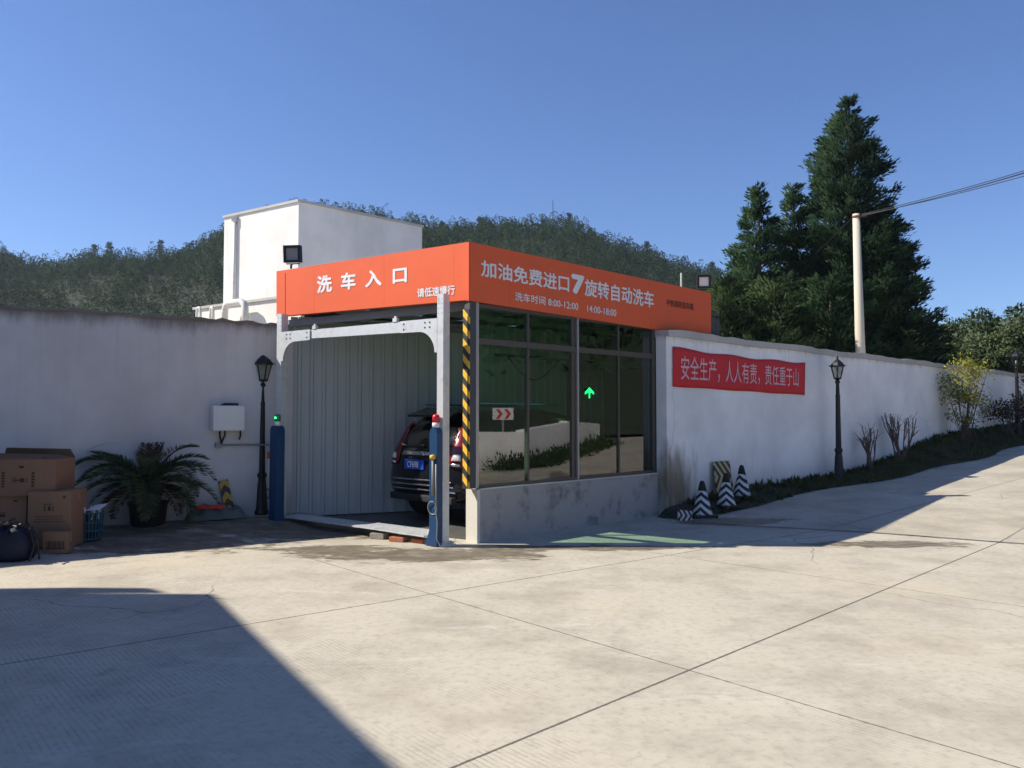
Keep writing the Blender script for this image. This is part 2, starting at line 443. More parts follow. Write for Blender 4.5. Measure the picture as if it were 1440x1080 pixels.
    wf = t.ramp(t.math('ADD', wet_dark, t.math('MULTIPLY', t.math('SUBTRACT', t.noise(t.scl(v, (1, 2.2, 1)), 2.3, 8, .72), .5), 2.6)), .02, .26)
    wf = t.math('MULTIPLY', wf, t.ramp(wet_dark, -.5, .1))
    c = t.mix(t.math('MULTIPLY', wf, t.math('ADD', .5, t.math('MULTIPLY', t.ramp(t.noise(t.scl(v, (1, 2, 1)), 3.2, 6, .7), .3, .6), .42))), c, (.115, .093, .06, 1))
    rd = t.math('SUBTRACT', t.n('VectorMath', (v, (.491, .871, 0)), out=1, operation='DOT_PRODUCT'), 4.9 * .491 + 10.8 * .871)
    rd = t.math('MULTIPLY', t.ramp(rd, 0.0, .06), t.ramp(t.n('SeparateXYZ', (v,), out=0), 2.0, 3.0))
    c = t.mix(t.math('MULTIPLY', rd, t.math('ADD', .12, t.math('MULTIPLY', t.ramp(t.noise(v, .7, 6, .65), .4, .65), .4))), c, (.27, .24, .19, 1))
    t.set(Base_Color=c, Roughness=t.math('SUBTRACT', .88, t.math('MULTIPLY', wf, .3)))
    t.p.inputs['Specular IOR Level'].default_value = .3
    t.bump(h, .35, .006)
    return t.m
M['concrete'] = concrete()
t = NT('verge_soil'); v = t.pos()
c = t.mix(t.ramp(t.noise(v, 2.2, 7, .7), .35, .65), (.025, .032, .014, 1), (.07, .06, .04, 1))
t.set(Base_Color=c, Roughness=.95); t.bump(t.noise(v, 14, 8, .7), .9, .05); M['soil'] = t.m
t = NT('hill_floor'); v = t.pos()
t.set(Base_Color=t.mix(t.noise(v, .05, 6), (.016, .024, .012, 1), (.035, .042, .02, 1)), Roughness=1); M['hill'] = t.m
M['needle'] = leafmat('conifer_needles', (.009, .028, .014), (.04, .078, .03), .9, .18, .8)
M['needle2'] = leafmat('yellower_conifer_needles', (.018, .042, .015), (.062, .095, .034), .9, .2, .8)
M['broad'] = leafmat('broad_leaves', (.022, .042, .014), (.06, .09, .03), .8, .25)
M['yellowleaf'] = leafmat('yellow_green_leaves', (.13, .17, .03), (.4, .36, .07), 3, .35)
M['darkleaf'] = leafmat('dark_purple_leaves', (.03, .02, .02), (.06, .05, .03), 3, .2)
M['cycad'] = leafmat('cycad_leaflets', (.022, .05, .024), (.07, .1, .04), 3, .15, .35)
M['deadleaf'] = leafmat('brown_old_fronds', (.045, .035, .02), (.09, .06, .03), 3, .15)
M['wood'] = leafmat('far_wood_leaves', (.01, .032, .013), (.046, .078, .024), .075, .2, .9)

# ------------------------------------------------------------------ the yard and the road
O = gnd(661, 766)                                      # near corner of the booth
U = V((.7071, .7071, 0)); NO = V((.7071, -.7071, 0))   # along its glass side; outward of the glass side
FL = V(at(389, 500, 12.0)); FL.z = 0                   # left front corner
VV = (FL - O).normalized(); NF = V((VV.y, -VV.x, 0)); NF = NF if NF.y < 0 else -NF
FWID = (FL - O).length
WD = V((.7253, .6885, 0)).normalized(); WN = V((WD.y, -WD.x, 0))
def sstep(x, a, b):
    t_ = min(max((x - a) / (b - a), 0), 1); return t_ * t_ * (3 - 2 * t_)
def zroad(x, y):
    d = (x - 4.9) * .491 + (y - 10.8) * .871
    q = .055 * (d if d > .3 else (max(d + .3, 0)) ** 2 / 1.2 * .55)
    q = q * sstep(x, 1.5, 3.2) if d > 0 else max(q, 0) * sstep(x, 1.5, 3.2)
    return q
WL0 = V(at(0, 600, 10.05)); WL1 = V(at(389, 600, 12.0))
WLd = WL1 - WL0; WLd.z = 0; WLd.normalize(); WLn = V((WLd.y, -WLd.x, 0))
def zyard(x, y):
    a = (V((x, y, 0)) - WL1).dot(WLn)                 # distance in front of the left wall: the slab rises gently to it
    return zroad(x, y) + (.12 * (1 - sstep(a, .2, 2.2)) if x < -2.6 and a > -.5 else 0) * sstep(-x, 2.6, 3.4)
xs = np.concatenate([np.arange(-60, -10, 2.5), np.arange(-10, 22, .4), np.arange(22, 75, 2.5)])
ys = np.concatenate([np.arange(-40, 2, 2.5), np.arange(2, 32, .4), np.arange(32, 60, 2.5)])
vv = [(x, y, zyard(x, y)) for y in ys for x in xs]
nx = len(xs)
qq = [(j * nx + i, j * nx + i + 1, (j + 1) * nx + i + 1, (j + 1) * nx + i) for j in range(len(ys) - 1) for i in range(nx - 1)]
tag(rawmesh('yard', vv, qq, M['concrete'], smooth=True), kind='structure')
b = MB(); b.add([(-4000, -4000, -.6), (4000, -4000, -.6), (4000, 4000, -.6), (-4000, 4000, -.6)], [(0, 1, 2, 3)])
tag(b.build('ground', M['hill']), kind='structure')
# drain joint where the road begins to climb
b = MB()
pj = [gnd(1000, 737), gnd(1230, 750), gnd(1445, 766), gnd(1800, 800)]
for i in range(3):
    a, c_ = pj[i], pj[i + 1]; n_ = V((-(c_ - a).y, (c_ - a).x, 0)).normalized() * .022; e = V((0, 0, .012))
    b.add([a - n_ + e, c_ - n_ + e, c_ + n_ + e, a + n_ + e], [(0, 1, 2, 3)])
tag(b.build('road_joint', M['dark']), kind='structure')

# ------------------------------------------------------------------ walls
random.seed(4)
ZL = 2.96
wl = thing('boundary_wall', 'long grey-white plaster wall in shade behind the palm plant and cartons', 'wall', WL0)
b = MB(world=True); b.smooth = False
n = 110; A0 = WL1 - WLd * 9.5; A1 = WL1 + WLd * .24; T = WLn * .24
top = [ZL + .008 * math.sin(i * .35) + random.uniform(-.012, .012) - .006 * math.sin(i * 1.7) for i in range(n + 1)]
vs = []; fs = []
for i in range(n + 1):
    p = lerp(A0, A1, i / n)
    vs += [(p.x, p.y, -.1), (p.x, p.y, top[i]), (p.x - T.x, p.y - T.y, top[i] + .02), (p.x - T.x, p.y - T.y, -.1)]
for i in range(n):
    for k in range(3): fs.append((4 * i + k, 4 * i + k + 1, 4 * i + k + 5, 4 * i + k + 4))
fs += [(0, 1, 2, 3), tuple(4 * n + k for k in (3, 2, 1, 0))]
b.add(vs, fs)
ep = A0 + WLn * .35                                    # end pier at the far left
b.box((ep.x, ep.y, ZL / 2), (.5, .7, ZL + .02), math.atan2(WLd.y, WLd.x))
b.build('wall_face', M['wall_l'], wl)
b = MB(world=True); b.smooth = False                   # rough mortar capping
vs = []; fs = []
for i in range(n + 1):
    p = lerp(A0, A1, i / n); w_ = random.uniform(.02, .05); h = top[i] + random.uniform(.012, .04)
    vs += [(p.x + WLn.x * w_, p.y + WLn.y * w_, top[i] - .012), (p.x + WLn.x * w_, p.y + WLn.y * w_, h), (p.x - T.x * 1.1, p.y - T.y * 1.1, h + .01)]
for i in range(n):
    for k in range(2): fs.append((3 * i + k, 3 * i + k + 1, 3 * i + k + 4, 3 * i + k + 3))
M['mortar'] = pm('weathered_mortar', (.2, .185, .165), .3, 9, .9, bump=.5, bscale=20)
b.add(vs, fs); b.build('wall_capping', M['mortar'], wl)

# right wall: outer face starts where the booth's glass ends
S0 = 4.03
W0 = O + U * S0 + NO * .16
ZR = 2.86
def wpt(px): return hit(px, 583, W0, WD)               # point of the wall plane under an image column
wst = [(-.1, -.05), (0, .15), ((wpt(1060) - W0).length, .3), ((wpt(1180) - W0).length, .31), ((wpt(1250) - W0).length, .62), ((wpt(1320) - W0).length, 1.05), ((wpt(1440) - W0).length, 1.3), (30, 1.9), (60, 3.2)]
def zw(s):
    for (a, za), (c_, zc) in zip(wst, wst[1:]):
        if s <= c_: return lerp(za, zc, (s - a) / (c_ - a))
    return wst[-1][1]
wr = thing('boundary_wall', 'long white wall with weathered coping beyond the glass booth, carrying the red banner', 'wall', W0)
b = MB(world=True)
L_ = 42; n = 130
ptsf = []
for i in range(n + 1):
    s = L_ * i / n; p = W0 + WD * s
    ptsf.append((p, ZR + (.0 if s < 22 else (s - 22) * .04) + .012 * math.sin(s * 1.9) + random.uniform(-.006, .006)))
vs = []; fs = []
for p, z in ptsf:
    q = p - WN * .2
    vs += [(p.x, p.y, -.3), (p.x, p.y, z), (q.x, q.y, z), (q.x, q.y, -.3)]
for i in range(n):
    for k in range(3): fs.append((4 * i + k, 4 * i + k + 1, 4 * i + k + 5, 4 * i + k + 4))
fs += [(0, 1, 2, 3), tuple(4 * n + k for k in (3, 2, 1, 0))]
b.add(vs, fs); b.build('wall_face', M['wall_r'], wr)
b = MB(world=True); vs = []; fs = []
for i, (p, z) in enumerate(ptsf):
    o1 = .045 + random.uniform(-.012, .012); q = p + WN * o1; r_ = p - WN * .25; h = .085 + random.uniform(-.012, .012)
    vs += [(q.x, q.y, z - .02), (q.x, q.y, z + h), (r_.x, r_.y, z + h + .015), (r_.x, r_.y, z - .02)]
for i in range(n):
    for k in range(4): fs.append((4 * i + k, 4 * i + (k + 1) % 4, 4 * i + (k + 1) % 4 + 4, 4 * i + k + 4))
fs += [(0, 1, 2, 3), tuple(4 * n + k for k in (3, 2, 1, 0))]
b.add(vs, fs); b.build('coping', M['wall_cap'], wr)

# verge: bank of soil and grass between the road and the wall
def vw(s): return lerp(.55, 1.35, sstep(s, 0, 10)) + .12 * math.sin(s * 1.3)
vs = []; fs = []; n = 150; m = 8
for i in range(n + 1):
    s = -.25 + L_ * i / n
    for k in range(m + 1):
        t_ = k / m; p = W0 + WD * s + WN * (t_ * vw(s) - .02)
        zr = zroad(p.x, p.y); zt = max(zw(s), zr)
        vs.append((p.x, p.y, lerp(zt, zr + .012, sstep(t_, 0, 1) ** .8) + random.uniform(-.025, .03) * (0 if k in (0,) else 1) * (1 - t_ * .7)))
for i in range(n):
    for k in range(m): fs.append((i * (m + 1) + k, (i + 1) * (m + 1) + k, (i + 1) * (m + 1) + k + 1, i * (m + 1) + k + 1))
tag(rawmesh('verge', vs, fs, M['soil'], smooth=True), kind='structure')
rng = np.random.default_rng(5)
P = []; D = []
for i in range(15000):
    s = rng.uniform(1.0, 26); t_ = rng.uniform(0.03, .98)
    if s < 3.5 and rng.random() > .35: continue
    p = W0 + WD * s + WN * (t_ * vw(s)); zr = zroad(p.x, p.y)
    P.append((p.x, p.y, lerp(max(zw(s), zr), zr, sstep(t_, 0, 1) ** .8) - .01)); D.append((rng.normal() * .5, rng.normal() * .5, 1))
gl_ = rng.uniform(.05, .17, len(P)); gw_ = rng.uniform(.008, .02, len(P))
for i in range(420):                                      # broad weeds, most of them against the wall
    s = rng.uniform(.4, 25); t_ = rng.random() ** 2; p = W0 + WD * s + WN * (.04 + t_ * vw(s) * .9); zr = zroad(p.x, p.y); z = lerp(max(zw(s), zr), zr, sstep(t_, 0, 1) ** .8)
    k = rng.integers(7, 16)
    for j in range(k): P.append((p.x + rng.normal() * .04, p.y + rng.normal() * .04, z)); D.append((rng.normal(), rng.normal(), rng.uniform(.2, 1.6)))
    gl_ = np.append(gl_, rng.uniform(.07, .2, k)); gw_ = np.append(gw_, rng.uniform(.025, .06, k))
gv, gq = leaves(P, D, gl_, gw_, rng)
tag(rawmesh('grass', gv, gq, M['hairgrass']), 'low dark grass growing on the bank below the white wall', 'grass', kind='stuff')

# ------------------------------------------------------------------ car wash booth
bo = thing('car_wash_booth', 'glass car wash booth with orange sign fascia on its front and long side', 'booth', O)
def txt(name, body, quad, pl, mat, parent, bold=.018, off=.006):
    cu = bpy.data.curves.new('t', 'FONT'); cu.body = body; cu.resolution_u = 3
    ob = bpy.data.objects.new('t', cu); COL.objects.link(ob)
    bpy.context.view_layer.update()
    me = bpy.data.meshes.new_from_object(ob.evaluated_get(bpy.context.evaluated_depsgraph_get()))
    bpy.data.objects.remove(ob)
    co = np.array([v.co[:] for v in me.vertices]); lo = co.min(0); hi = co.max(0)
    P0, Dd, nn = pl
    TL, TR, BR, BL = [hit(x, y, P0, Dd) for x, y in quad]
    I = mw(parent).inverted()
    W_ = hi[0] - lo[0]; H_ = hi[1] - lo[1]
    base = [tuple(p_.vertices) for p_ in me.polygons]; vs = []; fs = []
    for k, (dx, dy) in enumerate(((0, 0), (1, 0), (-1, 0), (0, 1), (0, -1), (.7, .7), (-.7, .7), (.7, -.7), (-.7, -.7)) if bold else ((0, 0),)):
        o_ = len(vs)
        for c_ in co:                                   # bold strokes: the same glyphs laid over each other, each a hair prouder
            u_ = (c_[0] - lo[0] + dx * bold) / W_; w_ = (c_[1] - lo[1] + dy * bold) / H_
            vs.append(tuple(I @ (lerp(lerp(BL, BR, u_), lerp(TL, TR, u_), w_) + nn * (off + .0003 * k))))
        fs += [tuple(o_ + i for i in f) for f in base]
    bpy.data.meshes.remove(me)
    me = bpy.data.meshes.new(name); me.from_pydata(vs, [], fs); me.materials.append(mat)
    o = bpy.data.objects.new(name, me); COL.objects.link(o); o.parent = parent
    return o
ZT, ZB = at(661, 340, O.y).z, at(661, 422.5, O.y).z
# side fascia
pa = [hit(661, 340, O, U), hit(1000, 412, O, U), hit(1000, 475.5, O, U), hit(661, 422.5, O, U)]
b = MB(world=True); b.prism([p + NO * .0 for p in pa], -NO * .1)
fs_ = b.build('side_fascia', M['orange'], bo)
OF = O + NF * .0
pf = [hit(389, 381.5, OF, VV), hit(660.3, 340, OF, VV), hit(660.3, 421.5, OF, VV), hit(389, 445, OF, VV)]
b = MB(world=True); b.prism([p + NF * .003 for p in pf], -NF * .1)
ff = b.build('front_fascia', M['orange'], bo)
def fixings(pl_, x0, x1, yt0, yt1, yb0, yb1, n_, par):
    for k in range(1, n_, 3):
        f = (k + .5) / n_; b = MB(world=True)
        b.bar(hit(lerp(x0, x1, f), lerp(yt0, yt1, f) - 2.5, pl_[0], pl_[1]) + pl_[2] * .001, hit(lerp(x0, x1, f), lerp(yb0, yb1, f) + 2.5, pl_[0], pl_[1]) + pl_[2] * .001, .005, .004, (0, 1, 0)); b.build('panel_seam', M['orange'], par)
fixings((O, U, NO), 668, 995, 345, 413.5, 421, 472, 10, fs_)
fixings((OF, VV, NF), 393, 655, 384, 343.5, 442, 419, 8, ff)
b = MB(world=True)                                       # aluminium corner trim and drip edges
b.bar(pa[3] + NF * .006 + NO * .004 , pa[0] + NF * .006 + NO * .004, .03, .03, (0, 1, 0))
b.build('corner_trim', M['orange'], ff)
b = MB(world=True)
q0 = hit(401.5, 384, OF, VV); q1 = hit(401.5, 442, OF, VV)
b.bar(q0 + NF * .004, q1 + NF * .004, .008, .004, (0, 1, 0)); b.build('panel_seam', M['darkgrey'], ff)
plS = (O, U, NO); plF = (OF, VV, NF)
txt('lettering', '加油免费进口', [(676.5, 365.5), (799.5, 388.5), (799.5, 410.7), (676.5, 388)], plS, M['letter'], fs_, .022)
txt('lettering', '7', [(805, 387), (819.5, 390), (819.5, 413.5), (805, 410.5)], plS, M['letter'], fs_, .06)
txt('lettering', '旋转自动洗车', [(822, 392), (918.6, 411), (918.6, 433), (822, 415.4)], plS, M['letter'], fs_, .022)
txt('lettering', '洗车时间 8:00-12:00    14:00-18:00', [(724, 410.5), (866, 433.5), (866, 446), (724, 422.5)], plS, M['letter'], fs_, .012)
txt('lettering', '不伤漆的洗车机', [(936.5, 420.5), (975, 427), (975, 436.5), (936.5, 430)], plS, M['blackletter'], fs_, .004)
txt('lettering', '洗  车  入  口', [(447, 389), (572, 374.5), (572, 397), (447, 412)], plF, M['letter'], ff, .035, .006)
txt('lettering', '请低速慢行', [(587.5, 406), (640, 401), (640, 414), (587.5, 418.5)], plF, M['letter'], ff, .022, .006)
# dado, sill, edge stones
b = MB(world=True)
zd = .66
d0, d1 = O + U * .135, O + U * (S0 - .02)
b.prism([d0 - V((0, 0, .1)), d1 - V((0, 0, .1)), d1 + V((0, 0, zd)), d0 + V((0, 0, zd))], -NO * .2)
b.build('dado', M['granite'], bo)
b = MB(world=True)
b.prism([d0 - U * .02 + NO * .004 + V((0, 0, -.05)), d0 + U * .03 + NO * .004 + V((0, 0, -.05)), d0 + U * .03 + NO * .004 + V((0, 0, zd + .006)), d0 - U * .02 + NO * .004 + V((0, 0, zd + .006))], -NO * .21)
b.prism([d0 + U * .032 + NO * .012 + V((0, 0, zd + .001)), d1 + NO * .012 + V((0, 0, zd + .001)), d1 + NO * .012 + V((0, 0, zd + .016)), d0 + U * .032 + NO * .012 + V((0, 0, zd + .016))], -NO * .2)
b.build('stone_edging', M['granite_light'], bo)
# window frame and panes, set 6 cm in
def sp(s, z, d=-.07): return O + U * s + NO * d + V((0, 0, z))
ZTR = 2.53
wf_ = MB(world=True); mull = [(.16, .05), (1.08, .035), (2.0, .05), (2.11, .035), (3.07, .035), (3.97, .07)]
for i, (s, w_) in enumerate(mull):
    wf_.k = 1 if i in (0, 3) else 0
    wf_.bar(sp(s, zd + .017), sp(s, ZB + .12), .05 + .012 * (i % 2), w_, U)
wf_.k = 0
wf_.bar(sp(.186, zd + .04), sp(3.93, zd + .04), .056, .044); wf_.bar(sp(.186, ZTR), sp(3.93, ZTR), .052, .075)
wf_.bar(sp(.186, 2.98), sp(3.93, 2.98), .056, .05)
wf_.box(sp(2.055, (zd + ZB) / 2 + .03, -.09), (.06, .03, ZB - zd + .04), R(45))
frm = wf_.build('window_frame', [M['alu'], M['alu_light']], bo)
for (a, c_) in ((.187, 1.061), (1.099, 1.973), (2.13, 3.05), (3.09, 3.933)):
    for z0, z1 in ((zd + .064, ZTR - .039), (ZTR + .039, 2.953)):
        b = MB(world=True)
        b.prism([sp(a, z0, -.067), sp(c_, z0, -.067), sp(c_, z1, -.067), sp(a, z1, -.067)], -NO * .006)
        b.build('window_pane', M['glass'], bo)
# corner post with hazard strip
b = MB(world=True)
b.bar(sp(.06, zd + .02, -.075), sp(.06, ZB + .1, -.075), .1, .1, U); b.build('corner_post', M['darkgrey'], bo)
b = MB(world=True)
cs = O + U * -.006 + NO * -.0
hz0 = hit(663, 690, O - NO * .1, VV)
b.bar(O + U * .0 - NO * .075 + V((0, 0, zd + .022)), O + U * .0 - NO * .075 + V((0, 0, 2.92)), .115, .016, U)
b.build('corner_guard', M['hazard'], bo)
# roof, back, inner corrugated wall, floor
BK = 6.0
rb = O + U * BK - NO * .05
RC = [O + U * .1 - NO * .06, O + U * (BK) - NO * .06, FL + U * (BK) + NO * .1, FL + U * .1 + NO * .05]
b = MB(world=True); b.prism([p + V((0, 0, ZB + .33)) for p in RC], V((0, 0, .06))); b.build('roof', M['darkgrey'], bo)
b = MB(world=True)
for i, s in enumerate((.5, 1.6, 2.7, 3.9, 5.0)):
    b.bar(O + U * s - NO * .15 + V((0, 0, ZB + .24)), FL + U * s + NO * .15 + V((0, 0, ZB + .24)), .08, .13)
for w_ in (.25, .5, .75):
    p = O.lerp(FL, w_); b.bar(p + U * .3 + V((0, 0, ZB + .11)), p + U * 5.8 + V((0, 0, ZB + .11)), .06, .08)
b.bar(O + U * .2 - NO * .13 + V((0, 0, 2.99)), FL + U * .2 + NO * .02 + V((0, 0, 2.99)), .07, .1)
b.build('roof_beam', M['grey'], bo)
C0 = WL1 + WLd * .22 - WLn * .06; C0.z = 0; C1 = C0 + V((.927, .374, 0)) * 3.35; C2 = C1 + U * 4.2
def corr(path, name, z0, z1, mat):
    b = MB(world=True); vs = []; acc = 0
    cols = []
    for a, c_ in zip(path, path[1:]):
        d = c_ - a; ln = d.length; d.normalize(); n_ = V((d.y, -d.x, 0)); s = 0
        while s < ln:
            for ds, off in ((0, 0), (.1, 0), (.115, .022), (.155, .022), (.17, 0)):
                if s + ds < ln: cols.append(a + d * (s + ds) + n_ * off)
            s += .185
    for p in cols: vs += [(p.x, p.y, z0), (p.x, p.y, z1)]
    b.add(vs, [(2 * i, 2 * i + 2, 2 * i + 3, 2 * i + 1) for i in range(len(cols) - 1)])
    o = b.build(name, mat, bo, recalc=False)
    md = o.modifiers.new('thick', 'SOLIDIFY'); md.thickness = .012
    return o
corr([C0, C1, C2], 'corrugated_partition', .05, 3.1, M['corr'])
b = MB(world=True)
b.bar(C0 + V((.02, -.05, 2.99)), C1 + V((0, -.05, 2.99)), .05, .08)
b.build('partition_rail', M['grey'], bo)
b = MB(world=True)
e0 = O + U * BK - NO * .1; e1 = FL + U * BK
b.prism([e0 - V((0, 0, .1)), e1 - V((0, 0, .1)), e1 + V((0, 0, ZB + .3)), e0 + V((0, 0, ZB + .3))], U * .1)
e2 = O + U * (S0 + .02) - NO * .12
b.prism([e2 - V((0, 0, .1)), e0 - U * .01 - V((0, 0, .1)), e0 - U * .01 + V((0, 0, ZB + .32)), e2 + V((0, 0, ZB + .32))], -NO * .1)
b.build('back_wall', M['darkgrey'], bo)
b = MB(world=True)
b.prism([FL + U * .45 + NO * .02, FL + U * (BK - .01) + NO * .02, FL + U * (BK - .01) + NO * .02 + V((0, 0, ZB + .3)), FL + U * .45 + NO * .02 + V((0, 0, ZB + .3))], NO * -.1)
b.build('side_wall', M['darkgrey'], bo)
b = MB(world=True)
b.prism([O + U * .25 - NO * .22 + V((0, 0, .006)), O + U * 5.9 - NO * .22 + V((0, 0, .006)), FL + U * 5.9 + NO * .1 + V((0, 0, .006)), FL + U * .25 + NO * .1 + V((0, 0, .006))], V((0, 0, .03)))
b.build('bay_floor', M['floorbay'], bo)

# floodlights on the sign
def floodlight(px, py, base, face, w, lens, label):
    t_ = thing('floodlight', label, 'floodlight', base, math.atan2(face[1], face[0]) + math.pi / 2, 'floodlights on the sign')
    h = w * .98
    b = MB(); b.bar((-w * .1, .02, 0), (-w * .1, .02, .06), .03, .012); b.bar((-w * .1, .02, .06), (w * .0, .03, .07), .02, .012)
    b.box((0, .03, .075), (w * .8, .03, .012)); b.build('bracket', M['dark'], t_)
    Rt = Matrix.Translation((0, 0, .09 + h / 2)) @ Matrix.Rotation(R(6), 4, 'X')
    b = MB(Rt); b.box((0, .03, 0), (w, .07, h), bev=.008)
    for sx, sz, ww, hh in ((0, h / 2 - .018, w, .036), (0, -h / 2 + .018, w, .036), (-w / 2 + .018, 0, .036, h - .073), (w / 2 - .018, 0, .036, h - .073)):
        b.box((sx, -.018, sz), (ww, .03, hh))
    for k in range(6): b.box((-w * .35 + k * w * .14, .09, 0), (.008, .05, h * .8))
    b.build('housing', M['dark'], t_)
    b = MB(Rt); b.box((0, -.008, 0), (w - .074, .004, h - .074)); b.build('lens', lens, t_)
    return t_
p = hit(411, 376.5, OF + NF * -.05, VV)
floodlight(0, 0, p + V((0, 0, -.01)), (-.12, -1), .262, M['lamp_lens_dark'], 'square black floodlight with grey lens above the entrance sign, by the white tower')
p = hit(990, 411, O - NO * .05, U)
floodlight(0, 0, p + V((0, 0, -.02)), (-.12, -1), .235, M['lamp_lens'], 'square black floodlight with pale lens at the right end of the long sign')

# ------------------------------------------------------------------ entrance gantry
g0 = gnd(624, 766); t_l = (V((-3.36, 11.62, 0)) - V((-.89, 9.82, 0)))
gp = V((-.85, 9.83, 0)); gl = V((-3.36, 11.62, 0)); GD = (gl - gp).normalized(); GN = V((GD.y, -GD.x, 0)); GN = GN if GN.y < 0 else -GN
ga = thing('entrance_gantry', 'galvanised steel gantry with two blue cabinets standing across the bay entrance', 'gantry', gp)
def gpt(w, f, z): return gp + GD * w + GN * f + V((0, 0, z))
GW = (gl - gp).length
ang = math.atan2(GD.y, GD.x)
for w, ztop in ((0, at(622, 414, 9.83).z), (GW, at(400, 442, 11.62).z)):
    b = MB(world=True)
    c = gpt(w, 0, ztop / 2)
    # C-section column: web and two flanges, with a row of holes
    b.box(c, (.1, .12, ztop), ang)
    po = b.build('post', M['galv'], ga)
    b = MB(world=True)
    for k in range(4):
        for dx in (-.028, .028):
            b.lathe([(.006, 0), (.006, .004)], 8, (0, 0, 0)); vs = b.v[-16:]
            T = Matrix.Translation(gpt(w + dx, .0605, ztop - .06 - k * .06)) @ Matrix.Rotation(ang, 4, 'Z') @ Matrix.Rotation(R(90), 4, 'X')
            b.v[-16:] = [T @ q for q in vs]
    b.build('bolt_hole', M['dark'], po)
    b = MB(world=True); b.box(gpt(w, .0, .008), (.22, .24, .016), ang)
    for dx in (-.08, .08):
        for dy in (-.09, .09): b.box(gpt(w + dx, dy, .03), (.03, .03, .03), ang)
    b.build('base_plate', M['galv'], po)
zb0, zb1 = at(613, 448, 9.83).z, at(400, 468, 11.62).z
b = MB(world=True)
def zb(w): return lerp(zb0, zb1, w / GW)
b.prism([gpt(.0505, .045, zb(0)), gpt(GW - .0505, .045, zb(GW)), gpt(GW - .0505, .045, zb(GW) - .115), gpt(.0505, .045, zb(0) - .145)], -GN * .07)
bm_ = b.build('cross_beam', M['galv'], ga)
for w0, sg in ((.0505, 1), (GW - .0505, -1)):           # curved gusset plates
    b = MB(world=True); pts = []; Lg, Hg = .62, .42
    pts += [gpt(w0, .05, zb(w0) + .004), gpt(w0 + sg * Lg, .05, zb(w0 + sg * Lg) + .004), gpt(w0 + sg * Lg, .05, zb(w0) - .145)]
    for k in range(9):
        a = math.pi / 2 * k / 8
        pts.append(gpt(w0 + sg * (.30 - .26 * math.sin(a)), .05, zb(w0) - .15 - .27 * (1 - math.cos(a))))
    pts.append(gpt(w0, .05, zb(w0) - Hg))
    b.prism(pts, GN * .012); b.build('gusset_plate', M['galv'], ga)
    b = MB(world=True)
    for k, (dx, dz) in enumerate(((.12, -.04), (.2, -.04), (.12, -.1), (.2, -.1), (.56, -.035), (.56, -.105))):
        b.box(gpt(w0 + sg * dx, .0635, zb(w0) + dz), (.018, .006, .018), ang)
    b.build('bolt', M['dark'], bm_)
for w in (.78, GW - .75):
    b = MB(world=True); b.box(gpt(w, .03, zb(w) + .03), (.07, .05, .05), ang); b.box(gpt(w, .03, zb(w) + .065), (.03, .03, .03), ang)
    b.build('sensor', M['galv'], bm_)
def cabinet(w, f, zt, paint, capmat, lit, hw=.09, hd=.09):
    b = MB(world=True)
    pr = []
    for x_, z_ in ((-hw, .0), (hw, .0), (hw, zt - .07), (hw * .8, zt - .02), (hw * .3, zt), (-hw * .3, zt), (-hw * .8, zt - .02), (-hw, zt - .07)):
        pr.append(gpt(w + x_, f + hd, z_ + .01))
    b.prism(pr, -GN * 2 * hd); 
    o = b.build('cabinet', paint, ga)
    b = MB(world=True)                                  # splayed foot
    b.prism([gpt(w + hw + .1, f + hd - .02, .01), gpt(w + hw + .0005, f + hd - .02, .01), gpt(w + hw + .0005, f + hd - .02, .24), gpt(w + hw + .04, f + hd - .02, .12)], -GN * (2 * hd - .04))
    b.build('foot', paint, o)
    b = MB(world=True); b.lathe([(.045, 0), (.045, .06)], 14, gpt(w, f, zt + .011)); b.build('beacon_collar', M['white'], o)
    b = MB(world=True); b.lathe([(.044, 0), (.046, .07), (.036, .095), (.01, .105)], 14, gpt(w, f, zt + .072)); b.build('beacon', capmat, o)
    if lit:
        b = MB(world=True); b.box(gpt(w - .012, f + .05, zt + .125), (.03, .012, .026), ang, bev=.005); b.build('beacon_lamp', M['green_on'], o)
    return o
c1 = cabinet(.015, .115, 1.43, M['blue'], M['red_cap'], False, .06, .05)
c2 = cabinet(GW - .11, .155, 1.43, M['blue'], M['green_cap'], True, .07, .075)
b = MB(world=True)
b.tube([gpt(.0, .185, 1.06), gpt(.0, .185, .62)], .016, 8); b.tube([gpt(-.045, .18, 1.0), gpt(-.045, .18, .5)], .012, 8)
cab_loop = [gpt(.01 + .07 * math.sin(a), .182 + .01 * math.cos(a), .47 + .08 * math.cos(a)) for a in np.linspace(-.4, 5.6, 16)]
b.tube(cab_loop, .007, 6); b.tube([gpt(-.03, .18, .5), gpt(-.06, .17, .3), gpt(-.05, .17, .1), gpt(-.09, .15, .02)], .008, 6)
b.build('hose_rod', M['grey'], c1)
b = MB(world=True); b.lathe([(.012, 0), (.035, .01), (.04, .03), (.035, .05), (.012, .06)], 12, gpt(.0, .19, 1.055)); b.build('valve_knob', M['yellow'], c1)
b = MB(world=True)
b.tube([gpt(GW + .01, .2, .98), gpt(GW + .02, .2, .55)], .014, 8); b.build('hose_rod', M['pvc'], c2)
b = MB(world=True); b.box(gpt(GW + .01, .2, 1.02), (.05, .05, .1), ang, bev=.01); b.build('valve_knob', M['orange_cap'], c2)
b = MB(world=True)
b.tube([gpt(GW + .02 + .04 * math.sin(a), .21, .47 + .07 * math.cos(a)) for a in np.linspace(0, 6.1, 14)], .007, 6); b.build('cable_loop', M['wire'], c2)

